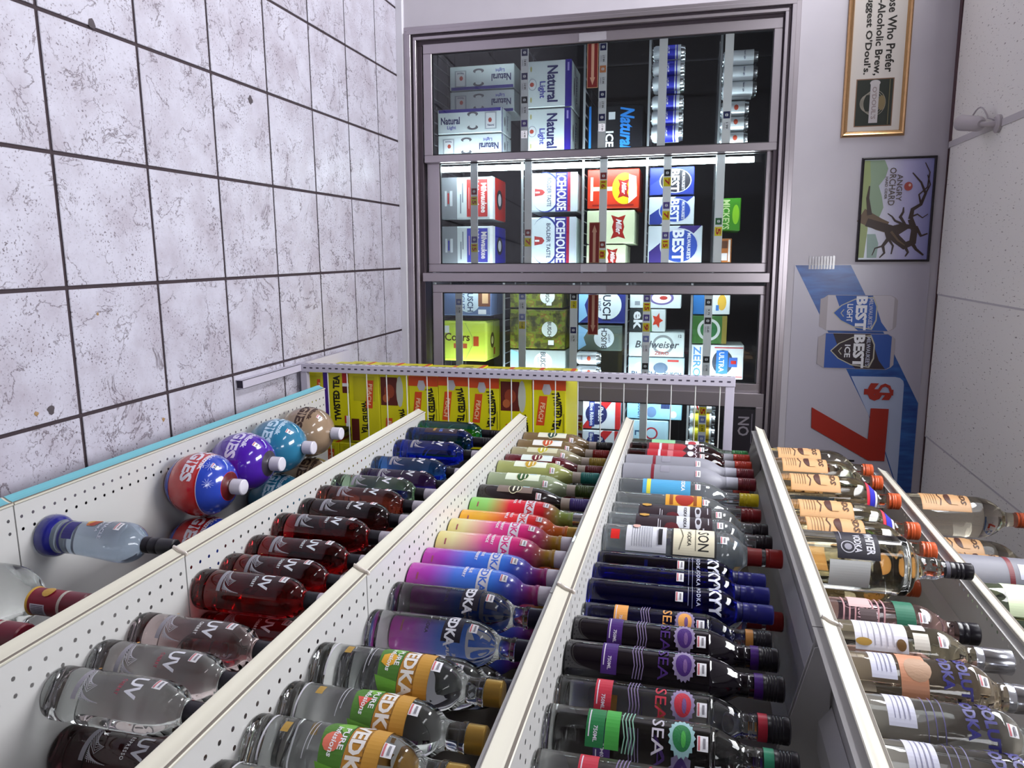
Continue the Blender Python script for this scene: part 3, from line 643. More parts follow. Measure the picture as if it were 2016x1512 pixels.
carton('beer_case', 'light blue beer case on fourth shelf behind the fourth door', 1.256, 1.350, 1.117, 1.384, 0.12, 0.24, '#9fd6ec', lblue)
carton('beer_case', 'pale blue beer case with a red letter ring', 1.354, 1.486, 1.117, 1.322, 0.12, 0.24, '#b9dcec', cbox)
# dark poster panel with pale letters at the top of the fourth door
nb = MB(); nb.box(-0.11, 0.11, 0, 0.003, -0.045, 0.045, ink('#221d26')); no = nb.build('door_notice'); no.location = wall_pt(1.36, 0.0045, 1.664); no.rotation_euler = (0, 0, WY)
tag(no, 'dark notice with pale letters at top of the fourth glass door', 'notice')
P_ = Print(flat_map(0, 0, 0), seg=1); P_.text('NO', -0.03, 0.0, 0.05, ink('#8d8790'), w=0.09); P_.rect(-0.09, 0.05, 0.034, 0.038, ink('#6a6470')); P_.build('lettering', no)
# cans
CANT = mat('can_aluminium', '#c8ccd2', 0.25, metal=0.9)
def can_meshes(key, body, deco, h=0.137, r=0.0325):
    b = MB(); b.lathe([(0, 0.002), (r*0.78, 0.0), (r*0.82, 0.004)], CANT, 20)
    b.lathe([(r*0.82, 0.004), (r, 0.014), (r, h-0.018)], body, 20)
    b.lathe([(r, h-0.018), (r*0.83, h-0.004), (r*0.84, h), (r*0.78, h), (r*0.76, h-0.005), (0, h-0.005)], CANT, 20)
    me = b.mesh('can_body', 40)
    P_ = Print(lambda u, v, e: ((r+e)*math.cos(-PI/2+u/r), (r+e)*math.sin(-PI/2+u/r), v)); deco(P_, r, h)
    tb_ = MB(); tb_.box(-0.004, 0.004, -0.012, 0.010, h-0.005, h-0.003, CANT)
    return me, P_.b.mesh('can_print'), tb_.mesh('pull_tab')
def d_bw(P, r, h):
    P.rect(-0.05, 0.05, h*0.22, h*0.70, ink('#2a30b4')); P.rect(-0.05, 0.05, h*0.74, h*0.78, ink('#2a30b4')); P.text('LIGHT', 0, h*0.46, 0.020, WHITE, w=0.036, bold=0.02)
def d_sw(P, r, h): P.text('Natural Light', 0, h*0.62, 0.010, ink('#3a3c6e'), w=0.044); P.rect(-0.03, 0.03, h*0.22, h*0.28, ink('#6a8ad0')); P.rect(0.005, 0.02, h*0.12, h*0.20, ink('#c0502c'))
def d_sr(P, r, h): P.ell(0, h*0.55, 0.013, 0.010, ink('#a8402c'), n=8); P.text('LIGHT', 0, h*0.25, 0.008, ink('#5a5c7e'))
def d_y(P, r, h): P.rect(-0.05, 0.05, h*0.16, h*0.55, ink('#d8d028')); P.rect(-0.05, 0.05, h*0.66, h*0.78, ink('#c9a81a')); P.rect(-0.02, 0.02, h*0.56, h*0.64, ink('#4a4a20'))
def d_yb(P, r, h): P.rect(-0.05, 0.05, h*0.14, h*0.80, WHITE); P.rect(-0.02, 0.02, h*0.42, h*0.62, ink('#3556a8')); P.line([(-0.02, h*0.25), (0.02, h*0.36)], 0.006, RED)
CW = ink('#dfe6ee', 0.3); CS = mat('can_silver_ink', '#cdd2d8', 0.3, metal=0.3)
cans = {'blue': can_meshes('b', CW, d_bw, 0.145), 'white': can_meshes('w', CW, d_sw, 0.152), 'short': can_meshes('s', CS, d_sr, 0.122), 'yellow': can_meshes('y', CW, d_y, 0.122), 'flag': can_meshes('f', CW, d_yb, 0.122), 'plain': can_meshes('p', CS, d_sr, 0.120)}
def can(kind, s, off, z, label, group):
    o = tag(empty('beer_can', wall_pt(s, off+0.04, z), WY + random.uniform(-0.25, 0.25)), label, 'can', group)
    for me in cans[kind]: link(bpy.data.objects.new(me.name.split('.')[0], me), o)
pos3 = ['left', 'middle', 'right']
for gname, kind, s0, z, dsc, cl in (('blue and white cans, left trio', 'blue', -0.372, 1.197, 'blue and white can', 'left trio on fourth cooler shelf'), ('blue and white cans, right trio', 'blue', -0.152, 1.197, 'blue and white can', 'right trio on fourth cooler shelf'),
                             ('tall white cans', 'white', -0.330, 1.510, 'tall white can', 'trio on top cooler shelf'), ('short silver cans', 'short', -0.110, 1.510, 'short silver can with red badge', 'trio on top cooler shelf'),
                             ('yellow cans', 'yellow', 1.335, 1.420, 'yellow banded can', 'trio on top shelf behind fourth door')):
    for r_ in range(2):
        for k in range(3):
            can(kind, s0 + 0.0675*k, 0.125 + 0.069*r_, z, '%s, %s of %s row, %s' % (dsc, pos3[k], ('front', 'back')[r_], cl), gname)
can('flag', 1.267, 0.125, 1.420, 'white can with blue letters beside the yellow cans', 'yellow cans')
for k in range(2): can('plain', 1.052 + 0.069*k, 0.13, 0.860, '%s of two bright silver cans on third shelf of third door' % ('left', 'right')[k], 'two silver cans')

# ================================================================== BOTTLE SHELVING (GONDOLA)
SHW = mat('shelf_enamel', '#c2c1c0', 0.38, coat=0.2); CHN = mat('price_channel_plastic', '#cbc7b9', 0.35); GROOVE = mat('recess_shade', '#7d756c', 0.6)
TURQ = mat('turquoise_label_tape', '#6aaebc', 0.4); KICK = mat('kick_plate', '#8f8a90', 0.6); CLIP = mat('clear_clip', '#d9cfc6', 0.12, trans=0.35)
YJ, YE = -0.37, 0.855; YN = YJ - 1.2192
XBACK = 1.475
gond = tag(empty('shop_shelving', (1.27, 0.24, 0)), 'long white metal shop shelving unit holding rows of liquor bottles', 'shelving')
GI = Matrix.Translation((-1.27, -0.24, 0))
def gbuild(b, name, parent=gond, smooth=None):
    if parent is gond: b.v = [(x-1.27, y-0.24, z) for x, y, z in b.v]
    else: b.v = [(x-1.27, y-0.24, z) for x, y, z in b.v]
    return b.build(name, parent, smooth)
DECKS = [(0.188, 0.999), (0.5545, 1.066), (0.905, 1.066), (1.251, 1.062), (1.639, 1.072), (1.988, 1.180)]
def perforated(b, x0, x1, y0, y1, z, m, rows, pitch=0.0254, r=0.0034):
    """thin sheet with round holes punched in rows near its front edge"""
    n = int((y1-y0)/pitch); p = (y1-y0)/n; w = 0.0127; xcur = x0
    for xr in rows:
        a, c = xr-w/2, xr+w/2
        if a > xcur+1e-6: b.add([(xcur, y0, z), (a, y0, z), (a, y1, z), (xcur, y1, z)], [(0, 1, 2, 3)], m)
        vs = []; fs = []
        for k in range(n):
            cy = y0 + p*(k+0.5); o = len(vs)
            for (sx, sy) in ((1,0),(1,1),(0,1),(-1,1),(-1,0),(-1,-1),(0,-1),(1,-1)): vs.append((xr+sx*w/2, cy+sy*p/2, z))
            for t in range(8): vs.append((xr+r*math.cos(PI/4*t), cy+r*math.sin(PI/4*t), z))
            for t in range(8): fs.append((o+t, o+(t+1) % 8, o+8+(t+1) % 8, o+8+t))
        b.add(vs, fs, m); xcur = c
    b.add([(xcur, y0, z), (x1, y0, z), (x1, y1, z), (xcur, y1, z)], [(0, 1, 2, 3)], m)
def channel(xf, z):
    # concave price channel, outline in (x, z)
    return [(xf, z-0.001), (xf-0.0015, z+0.0022), (xf-0.0040, z+0.0026), (xf-0.0055, z+0.0006), (xf-0.0045, z-0.0012), (xf-0.0062, z-0.0026), (xf-0.0072, z-0.0060),
            (xf-0.0085, z-0.0100), (xf-0.0110, z-0.0150), (xf-0.0140, z-0.0195), (xf-0.0150, z-0.0225), (xf-0.0140, z-0.0240), (xf-0.0100, z-0.0225), (xf-0.004, z-0.0200), (xf, z-0.018)]
for li, (z, xf) in enumerate(DECKS):
    for (ya, yb) in ((YN, YJ), (YJ, YE)):
        ya, yb = ya+0.0015, yb-0.0015
        b = MB(); rows = [xf+0.026, xf+0.051]
        perforated(b, xf, XBACK, ya, yb, z, SHW, rows)
        # folded edges under the sheet: front lip, back lip, end flanges
        b.box(xf, xf+0.0012, ya, yb, z-0.034, z-0.0002, SHW); b.box(XBACK-0.0012, XBACK, ya, yb, z-0.030, z-0.0002, SHW)
        for yy in (ya, yb-0.0012): b.box(xf+0.0012, XBACK-0.0012, yy, yy+0.0012, z-0.030, z-0.0002, SHW)
        if 0 < li:   # stiffening rail along the underside
            b.prism([(xf+0.12, z-0.0008), (xf+0.145, z-0.018), (xf+0.19, z-0.018), (xf+0.215, z-0.0008)], 'y', ya+0.002, yb-0.002, SHW)
        sh = gbuild(b, 'shelf' if li else 'base_deck')
        cb = MB(); pr = channel(xf-0.0002, z); n = len(pr)
        cb.prism(pr, 'y', ya, yb, CHN)
        cb.box(xf-0.0066, xf-0.0040, ya+0.001, yb-0.001, z-0.0024, z+0.0012, GROOVE)  # dark strip painting shade into the channel's groove
        gbuild(cb, 'price_channel', sh, smooth=50)
        if li == 0:
            tb_ = MB(); q = channel(xf-0.0002, z); fr = q[5:11]; tb_.prism([(x-0.0006, zz+0.0003) for x, zz in fr] + [(x-0.0001, zz-0.0002) for x, zz in fr[::-1]], 'y', ya, yb-0.004, TURQ)
            gbuild(tb_, 'label_tape', sh)
            kb = MB(); kb.box(xf+0.055, xf+0.063, ya, yb, 0.0, z-0.034, KICK); gbuild(kb, 'kick_plate', sh)
        # bracket under each end of the shelf
        if li:
            for yy in (ya+0.004, yb-0.006):
                kb = MB(); kb.prism([(xf+0.02, z-0.004), (XBACK, z-0.004), (XBACK, z-0.11), (XBACK-0.03, z-0.11), (xf+0.03, z-0.030)], 'y', yy, yy+0.0022, SHW); gbuild(kb, 'bracket', sh)
    # clip bridging the two channels at the joint
    if li:
        cl = MB(); pr = channel(xf-0.0002, z)[1:-2]
        pts = [(x-0.0016, YJ, zz+0.001) for x, zz in pr[:4] + pr[5:]]
        cl.tube(pts, 0.0036, CLIP, n=8); gbuild(cl, 'channel_clip', smooth=60)
b = MB(); b.box(XBACK, XBACK+0.02, YN, YE, 0.02, 2.16, mat('back_panel_enamel', '#8f8880', 0.5)); gbuild(b, 'back_panel')
b = MB()
for yy in (YN, YJ-0.015, YE-0.03):
    b = MB(); b.box(XBACK-0.012, XBACK+0.03, yy, yy+0.03, 0.0, 2.17, SHW)
    for k in range(80): b.box(XBACK-0.0125, XBACK-0.0119, yy+0.012, yy+0.018, 0.1+0.0254*k, 0.112+0.0254*k, GROOVE)
    gbuild(b, 'upright_post')

# ================================================================== WIRE RACK BEYOND THE SHELVING
RK = mat('rack_enamel', '#bdb8c8', 0.35); RKD = mat('rack_slot', '#3a3444', 0.7); WIRE = mat('rack_wire', '#d2d4d2', 0.35)
RX0, RY = 0.932, 0.985
rack = tag(empty('wire_rack', (RX0, RY, 0)), 'white wire-backed display rack standing between shelving and cooler', 'rack')
def rb(b, name, parent=rack, smooth=None): return b.build(name, parent, smooth)
for px in (0.0, 1.19):
    b = MB(); b.box(px, px+0.030, 0.0, 0.028, 0.0, 1.560, RK, bev=0.001); po = rb(b, 'slotted_post')
    sb = MB()
    for k in range(60): sb.box(px-0.0006, px+0.0004, 0.011, 0.016, 0.036+0.0254*k, 0.047+0.0254*k, RKD); sb.box(px+0.012, px+0.017, -0.0006, 0.0004, 0.036+0.0254*k, 0.047+0.0254*k, RKD)
    rb(sb, 'slots', po)['kind'] = 'stuff'
    b = MB(); t = 0.0015
    for q in ((px+0.001, px+0.001+t, 0.0, 0.026), (px+0.027, px+0.0285, 0.0, 0.026), (px+0.001, px+0.0285, 0.0245, 0.026)): b.box(q[0], q[1], -0.365, 0.0, q[2]+0.001, q[3]+0.001, RK)
    b.box(px+0.0025, px+0.027, -0.360, -0.358, 0.002, 0.0255, RKD); rb(b, 'foot')
for z0, z1 in ((0.020, 0.046), (1.530, 1.558)):
    b = MB(); b.box(0.030, 1.19, 0.004, 0.024, z0, z1, RK, bev=0.001); rb(b, 'rail')
for k in range(19):
    b = MB(); z = 0.128 + 0.0770*k; b.tube([(0.030, 0.008, z), (1.19, 0.008, z)], 0.0021, WIRE, n=6); rb(b, 'wire')
b = MB(); b.box(0.0, 1.22, 0.03, 0.40, 0.012, 0.026, RK); b.box(0.0, 1.22, 0.392, 0.40, 0.0, 0.012, RK); b.box(0.0, 1.22, 0.03, 0.038, 0.0, 0.012, RK); rb(b, 'base_deck')
# hard tea cartons stacked on the rack
TY = '#d3cc12'; TO = ink('#cf4a1c'); TB = ink('#171408'); TPUR = ink('#46208c'); TBR = ink('#5a1c14')
def tea_print(kind):
    def fn(P, w, h):
        if kind == 'peach':
            P.rect(-w*0.5, -w*0.36, 0, h, TO); P.shape([(-w*0.44, h*0.35), (-w*0.36, h*0.30), (-w*0.30, h*0.36), (-w*0.30, h*0.52), (-w*0.36, h*0.58), (-w*0.44, h*0.52)], ink('#b7b4bc'))
            P.shape([(-w*0.28, h*0.22), (w*0.12, h*0.12), (w*0.12, h*0.36), (-w*0.28, h*0.46)], TO); P.text('PEACH', -w*0.06, h*0.285, h*0.14, ink('#e8c9a0'), w=w*0.26, rot=-0.16, bold=0.02)
            P.text('TWISTED TEA', -w*0.08, h*0.68, h*0.24, TB, w=w*0.52, bold=0.05, arc=h*0.10)
            P.rect(-w*0.05, w*0.2, h*0.93, h*0.95, ink('#8a8420'))
        elif kind == 'glass':
            P.rect(-w*0.46, -w*0.06, h*0.04, h*0.62, TBR); P.ell(-w*0.26, h*0.34, w*0.10, h*0.18, ink('#8a3a20'), n=12); P.ell(-w*0.16, h*0.22, w*0.06, h*0.12, ink('#a85a30'), n=10); P.ell(-w*0.26, h*0.70, w*0.22, h*0.12, ink('#b9bdb0'), n=12)
            P.shape([(w*0.12, h*0.20), (w*0.46, h*0.14), (w*0.46, h*0.36), (w*0.12, h*0.42)], TO); P.text('PEACH', w*0.30, h*0.27, h*0.14, ink('#e8c9a0'), w=w*0.28, rot=-0.14, bold=0.02); P.text('TWISTED TEA', w*0.20, h*0.72, h*0.2, TB, w=w*0.44, bold=0.05, arc=h*0.08)
        elif kind == 'back':
            P.text('TWISTED TEA', w*0.12, h*0.44, h*0.2, TB, w=w*0.50, bold=0.05, arc=h*0.08); P.rect(-w*0.45, -w*0.1, h*0.15, h*0.85, ink('#bfb816')); P.shape([(-w*0.40, h*0.60), (0, h*0.54), (0, h*0.76), (-w*0.40, h*0.82)], TO); P.text('PEACH', -w*0.2, h*0.68, h*0.13, ink('#e8c9a0'), w=w*0.30, rot=-0.12, bold=0.02)
            P.rect(w*0.16, w*0.48, h*0.05, h*0.30, TBR)
        else:   # purple edged, lettering upside down
            P.rect(-w*0.5, w*0.5, 0, h*0.22, TPUR); P.text('TWISTED TEA', -w*0.02, h*0.54, h*0.27, TB, w=w*0.84, rot=PI, bold=0.05, arc=h*0.04)
            P.rect(-w*0.5, -w*0.30, h*0.76, h, RED); P.rect(-w*0.30, -w*0.24, h*0.76, h, WHITE); P.rect(-w*0.24, -w*0.12, h*0.76, h, TBR); P.rect(w*0.30, w*0.5, h*0.84, h, WHITE); P.rect(w*0.30, w*0.44, h*0.80, h*0.86, RED)
    return fn
LV = [0.027, 0.089, 0.192, 0.314, 0.428, 0.541, 0.655, 0.768, 0.886, 1.006]
KD = ['back', 'purple', 'back', 'glass', 'peach', 'peach', 'peach', 'glass', 'peach']
ORD = ['lowest', 'second', 'third', 'fourth', 'fifth', 'sixth', 'seventh', 'eighth', 'topmost']
def tea(name, label, x0, x1, y0, y1, z0, z1, kind, side=True):
    b = MB(); wd = (x1-x0)/2; b.box(-wd, wd, 0, y1-y0, 0, z1-z0-0.001, ink(TY, 0.35), bev=0.002); o = b.build(name, loc=((x0+x1)/2, y0, z0))
    tag(o, label, 'carton', 'yellow tea cartons on the rack')
    P_ = Print(flat_map(0, 0, 0), seg=1.0); tea_print(kind)(P_, wd*2, z1-z0-0.001); P_.build('front_print', o)
    h = z1-z0-0.001; d = y1-y0
    P_ = Print(flat_map(-wd, d, 0, ex=(0, -1, 0), n=(-1, 0, 0)), seg=1.0); P_.rect(0.002, d-0.002, h*0.84, h-0.002, TO); P_.rect(d-0.014, d-0.002, 0.004, h-0.002, TO) if kind == 'peach' else None
    P_.text('TWISTED TEA', d*0.5, h*0.45, h*0.30, ink('#7a7014'), w=d*0.7, bold=0.03); P_.build('side_print', o)
    return o
for k in range(9):
    jx = random.uniform(-0.004, 0.004)
    wd = 0.205 if k == 1 else 0.262
    tea('tea_carton', '%s yellow tea carton in the stack on the wire rack' % ORD[k], 0.967+jx, 0.967+jx+wd, 1.030, 1.300, LV[k], LV[k+1], KD[k])
for k in range(2):
    tea('tea_carton', '%s yellow tea carton of the low pile right of the tall stack' % ('lower', 'upper')[k], 1.236, 1.49, 1.03, 1.30, 0.027+0.115*k, 0.142+0.115*k, 'back')

# ================================================================== BOTTLES
def glass(name, col, rough=0.0, ior=1.42): return mat('glass_' + name, col, rough, trans=1.0, ior=ior)
G_CLEAR = glass('clear', '#f2f5f4', ior=1.34); G_BACKLIT = mat('glass_clear_backlit', '#dde4e8', 0.0, trans=0.91, ior=1.36, coat=0.4); G_PINK = glass('pink_tint', '#eedcdc'); G_CHERRY = glass('cherry', '#a81a20'); G_ESP = glass('espresso', '#5a3034'); G_BROWNR = glass('brown_red', '#a03a30')  # second clear glass paled by a diffuse share in place of backlight
G_GREENC = glass('green_tint', '#a8c8a8'); G_PURP = glass('purple', '#6a3a8c'); G_BLUE = glass('blue', '#3a7cd0'); G_BRIGHT = glass('bright_blue', '#2448e0'); G_DKBLUE = glass('dark_blue', '#2a50b0'); G_TEAL = glass('teal', '#2f9a86')
G_SKY = glass('cobalt', '#2a30b8'); G_ICE = mat('frosted_ice', '#b9c4cc', 0.35, trans=0.55, ior=1.35); G_FROST = mat('frosted_grey', '#aeaeba', 0.42, trans=0.45, ior=1.3); G_MAROON = glass('maroon', '#8a3a40')
G_AMBER = glass('warm_clear', '#f2ead2')
def liq(name, c, r=0.16): return mat('liquid_' + name, c, r, trans=0.35, ior=1.35, coat=0.6)
L_BROWN = liq('brown', '#8a7250'); L_KHAKI = liq('khaki', '#b3aa86'); L_DRED = liq('dark_red', '#6a1c26'); L_YG = liq('yellow_green', '#b6bc74'); L_PG = liq('pale_green', '#aab894'); L_DK = liq('dark', '#2a1f20'); L_BERRY = liq('blackberry', '#241a2c')
def grad(name, stops):
    m = mat('coat_' + name, '#ffffff', 0.22, coat=0.5); nt, N, L, b = nodes(m)
    t = N.new('ShaderNodeTexCoord'); sx = N.new('ShaderNodeSeparateXYZ'); mr = N.new('ShaderNodeMapRange'); mr.inputs['From Max'].default_value = 0.28
    r = ramp(nt, stops); L.new(t.outputs['Object'], sx.inputs[0]); L.new(sx.outputs['Z'], mr.inputs['Value']); L.new(mr.outputs[0], r.inputs['Fac']); L.new(r.outputs['Color'], b.inputs['Base Color']); return m
GR_BLUE = grad('magenta_blue', [(0.0, '#b0209c'), (0.16, '#9c28a8'), (0.34, '#3f6cd0'), (0.60, '#3c78dc'), (0.74, '#4a48c0'), (0.86, '#8c2266'), (1.0, '#8c2266')])
GR_PINK = grad('yellow_pink', [(0.0, '#d8c878'), (0.14, '#dcd49a'), (0.38, '#d64a92'), (0.62, '#cf2a78'), (0.74, '#b8306a'), (0.85, '#a07a26'), (1.0, '#a07a26')])
GR_ORG = grad('orange_red', [(0.0, '#e0a018'), (0.20, '#dca62a'), (0.42, '#d8343c'), (0.66, '#d02a2a'), (0.80, '#c8601c'), (1.0, '#b06a1c')])
GR_GRN = grad('green_red', [(0.0, '#7ac458'), (0.16, '#8cc868'), (0.36, '#d2283c'), (0.66, '#c8202e'), (0.80, '#8a9a48'), (1.0, '#7a9a4a')])
C_WHITE = mat('cap_white', '#cfc9d4', 0.35); C_BLACK = mat('cap_black', '#17141c', 0.3); C_GOLD = mat('cap_gold', '#c09a4a', 0.3, metal=0.7); C_SILV = mat('cap_silver', '#d6d8de', 0.16, metal=0.95)
def cap_m(c): return mat('cap_' + c.lstrip('#'), c, 0.3)
BASE = [(0, 0.006), (0.70, 0.004), (0.84, 0.0), (0.95, 0.003), (1.0, 0.010)]
def prof(r, pts): return [(a*r, z) for a, z in BASE] + pts
PR = {
 'uv': prof(0.037, [(0.037, 0.026), (0.0356, 0.030), (0.0368, 0.034), (0.0368, 0.100), (0.0368, 0.163), (0.0360, 0.176), (0.0335, 0.188), (0.028, 0.199), (0.0205, 0.207), (0.0160, 0.214), (0.0146, 0.224), (0.0146, 0.242), (0, 0.242)]),
 'sv': prof(0.039, [(0.039, 0.09), (0.039, 0.163), (0.0384, 0.178), (0.0360, 0.192), (0.0318, 0.204), (0.026, 0.214), (0.0205, 0.221), (0.0180, 0.229), (0.0176, 0.244), (0.0195, 0.248), (0.0195, 0.253), (0.017, 0.255), (0, 0.255)]),
 'wine': prof(0.036, [(0.036, 0.08), (0.036, 0.148), (0.0348, 0.160), (0.0305, 0.175), (0.0245, 0.189), (0.0185, 0.202), (0.0152, 0.214), (0.0146, 0.226), (0.0146, 0.236), (0, 0.236)]),
 'sky': prof(0.035, [(0.035, 0.1), (0.035, 0.210), (0.0348, 0.224), (0.0325, 0.238), (0.027, 0.250), (0.0205, 0.259), (0.0162, 0.267), (0.0152, 0.280), (0.0152, 0.286), (0, 0.286)]),
 'sea': prof(0.035, [(0.035, 0.1), (0.035, 0.200), (0.0342, 0.210), (0.0300, 0.224), (0.0245, 0.238), (0.0185, 0.248), (0.0168, 0.254), (0.0166, 0.262), (0.0174, 0.264), (0.0166, 0.266), (0.0166, 0.274), (0, 0.274)]),
 'tall': prof(0.037, [(0.037, 0.1), (0.037, 0.200), (0.0362, 0.216), (0.0325, 0.232), (0.026, 0.246), (0.0195, 0.257), (0.0162, 0.268), (0.0155, 0.290), (0.0155, 0.300), (0, 0.300)]),
 'frost': prof(0.0385, [(0.0385, 0.1), (0.0385, 0.190), (0.0378, 0.206), (0.0345, 0.222), (0.028, 0.238), (0.021, 0.250), (0.0168, 0.262), (0.0158, 0.290), (0.0158, 0.300), (0, 0.300)]),
 'big': prof(0.045, [(0.045, 0.1), (0.045, 0.238), (0.0445, 0.252), (0.041, 0.266), (0.033, 0.278), (0.0245, 0.286), (0.0195, 0.293), (0.0175, 0.305), (0.0170, 0.330), (0, 0.330)]),
 'jug': prof(0.054, [(0.054, 0.1), (0.054, 0.170), (0.053, 0.185), (0.048, 0.205), (0.038, 0.222), (0.027, 0.234), (0.0205, 0.242), (0.0185, 0.252), (0.0180, 0.272), (0.0205, 0.274), (0.0205, 0.278), (0, 0.278)]),
 'water': prof(0.056, [(0.056, 0.1), (0.056, 0.180), (0.0570, 0.184), (0.0570, 0.190), (0.055, 0.196), (0.046, 0.204), (0.030, 0.211), (0.0225, 0.222), (0.0205, 0.236), (0.0215, 0.248), (0.0175, 0.256), (0.0155, 0.266), (0.0155, 0.276), (0, 0.276)]),
 'short': prof(0.039, [(0.039, 0.09), (0.039, 0.158), (0.0380, 0.172), (0.0340, 0.186), (0.027, 0.198), (0.0205, 0.206), (0.0172, 0.214), (0.0168, 0.232), (0, 0.232)]),
 'abs': prof(0.0415, [(0.0415, 0.09), (0.0415, 0.178), (0.0405, 0.190), (0.0360, 0.202), (0.0275, 0.212), (0.0215, 0.219), (0.0190, 0.226), (0.0185, 0.240), (0, 0.240)]),
 'pin': [(0, 0.006), (0.030, 0.003), (0.036, 0.0), (0.0405, 0.003), (0.0415, 0.010), (0.0412, 0.018), (0.0385, 0.026), (0.0335, 0.032), (0.0315, 0.038), (0.0318, 0.046), (0.0335, 0.090), (0.0368, 0.135), (0.0392, 0.160), (0.0395, 0.176), (0.0375, 0.190), (0.0320, 0.203), (0.0240, 0.213), (0.0180, 0.219), (0.0150, 0.224), (0.0146, 0.236), (0, 0.236)],
 'fat': prof(0.052, [(0.052, 0.06), (0.0535, 0.11), (0.0525, 0.140), (0.047, 0.162), (0.037, 0.180), (0.027, 0.192), (0.0222, 0.200), (0.0210, 0.210), (0.0208, 0.265), (0, 0.265)]),
 'glob': [(0, 0.006), (0.026, 0.003), (0.034, 0.0), (0.046, 0.008), (0.060, 0.024), (0.0715, 0.046), (0.0775, 0.072), (0.0775, 0.088), (0.0725, 0.112), (0.0620, 0.133), (0.0460, 0.149), (0.030, 0.157), (0.0195, 0.161), (0.0165, 0.164), (0.0165, 0.170), (0, 0.170)],
}
def rad(pr):
    seq = [(r, z) for r, z in fine(pr) if r > 0][2:]
    def f(z):
        for (r0, z0), (r1, z1) in zip(seq[:-1], seq[1:]):
            if z0 <= z <= z1 and z1 > z0: return r0 + (r1-r0)*(z-z0)/(z1-z0)
        return seq[-1][0] if z > seq[-1][1] else seq[0][0]
    return f
def fine(pr, sub=3):
    """Catmull-Rom refinement of the upper profile"""
    out = [pr[0]]; n = len(pr)
    for i in range(n-1):
        p0, p1, p2, p3 = pr[max(i-1, 0)], pr[i], pr[i+1], pr[min(i+2, n-1)]
        sharp = p2[0] == 0 or p1[0] == 0 or (abs(p1[0]-p2[0]) < 1e-5) or i < 3
        if not sharp:
            for k in range(1, sub):
                t = k/sub; q = []
                for d in (0, 1):
                    q.append(0.5*((2*p1[d]) + (-p0[d]+p2[d])*t + (2*p0[d]-5*p1[d]+4*p2[d]-p3[d])*t*t + (-p0[d]+3*p1[d]-3*p2[d]+p3[d])*t**3))
                lo, hi = min(p1[0], p2[0]), max(p1[0], p2[0])
                out.append((min(max(q[0], lo), hi), min(max(q[1], min(p1[1], p2[1])), max(p1[1], p2[1]))))
        out.append(p2)
    return out
SPEC = {}
def spec(key, shape, g, cap, bands=(), deco=None, sticker=None, capn=3, seg=40, smooth=50):
    """meshes of one bottle kind, shared by every bottle of that kind"""
    pr = PR[shape]; rf = rad(pr); parts = []
    b = MB(); b.lathe(fine(pr), g, seg); parts.append(('glass_body', b.mesh('glass_body', smooth)))
    z0, z1, r, cm = cap
    cb = MB(); pts = [(0, z0), (r, z0)]
    for k in range(capn):
        zz = z0 + (z1-z0)*(0.18+0.55*k/max(1, capn)); pts += [(r, zz), (r-0.0007, zz+0.0012), (r, zz+0.0024)]
    pts += [(r, z1-0.0025), (r-0.002, z1-0.0004), (r*0.7, z1), (0, z1)]
    cb.lathe(pts, cm, 24); parts.append(('cap', cb.mesh('cap', 40)))
    for (a, c, m, ex) in bands:
        bb = MB(); zz = sorted({a, c} | {z for r_, z in fine(pr)[3:] if a < z < c}); q = [(rf(z)+ex, z) for z in zz]
        bb.lathe([(q[0][0]-ex-0.0006, a)] + q + [(q[-1][0]-ex-0.0006, c)], m, 32); parts.append(('neck_band' if a > 0.19 else 'label_band', bb.mesh('band', 40)))
    rr = rf(0.1) if shape not in ('glob',) else 0.0775
    def mp(u, v, e):
        a = u/rr; q = rf(v)+e; return (q*math.cos(a), q*math.sin(a), v)
    if deco:
        P_ = Print(mp, seg=0.005, e0=0.0004); deco(P_)
        for q in P_.done + [P_.b]: parts.append(('label', q.mesh('label')))
    if sticker:
        su, sv = sticker; P_ = Print(mp, seg=0.005, e0=0.0012); P_.rect(su-0.009, su+0.009, sv-0.0065, sv+0.0065, WHITE); P_.rect(su-0.008, su+0.008, sv-0.0055, sv-0.0030, ink('#c87078')); P_.rect(su-0.006, su+0.006, sv+0.0005, sv+0.0035, ink('#8a8890'))
        parts.append(('price_sticker', P_.b.mesh('price_sticker')))
    SPEC[key] = parts
def bottle(key, x, y, z, label, group, a=198, name='liquor_bottle'):
    o = tag(empty(name, (x, y, z+0.0006), math.radians(a + random.uniform(-5, 5))), label, 'bottle', group)
    for nm, me in SPEC[key]: link(bpy.data.objects.new(nm, me), o)
    return o
# ---- kinds ---------------------------------------------------------------
SILVP = ink('#b4b2bc')
def d_uv(word, wc='#e9e9ee', hot=None):
    def fn(P):
        P.rect(-0.020, 0.030, 0.054, 0.0615, ink('#8f8c96'))
        for k in range(8):
            u = -0.020+0.0036*k; P.line([(u, 0.063), (u+0.006, 0.0665+0.0002*k), (u+0.014, 0.0685+0.0012*k), (0.006+0.0004*k, 0.072+0.0022*k)], 0.0008, SILVP)
        for k in range(9): P.line([(0.008+0.0022*k, 0.0645+0.0003*k), (0.030, 0.070+0.0038*k)], 0.0007, SILVP)
        P.ell(-0.020, 0.066, 0.0025, 0.002, ink('#c08a3a'), n=8)
        P.next()
        if word: P.text(word, 0.004, 0.1205, 0.0062, ink(hot or wc), w=0.0042*len(word), sp=1.3)
        else: P.rect(-0.008, 0.016, 0.1185, 0.1195, ink(wc))
        P.text('UV', 0.002, 0.142, 0.0215, ink('#dcdde6'), w=0.036, bold=0.03)
    return fn
WB = lambda m=C_BLACK: ((0.2165, 0.2400, m, 0.0014),)
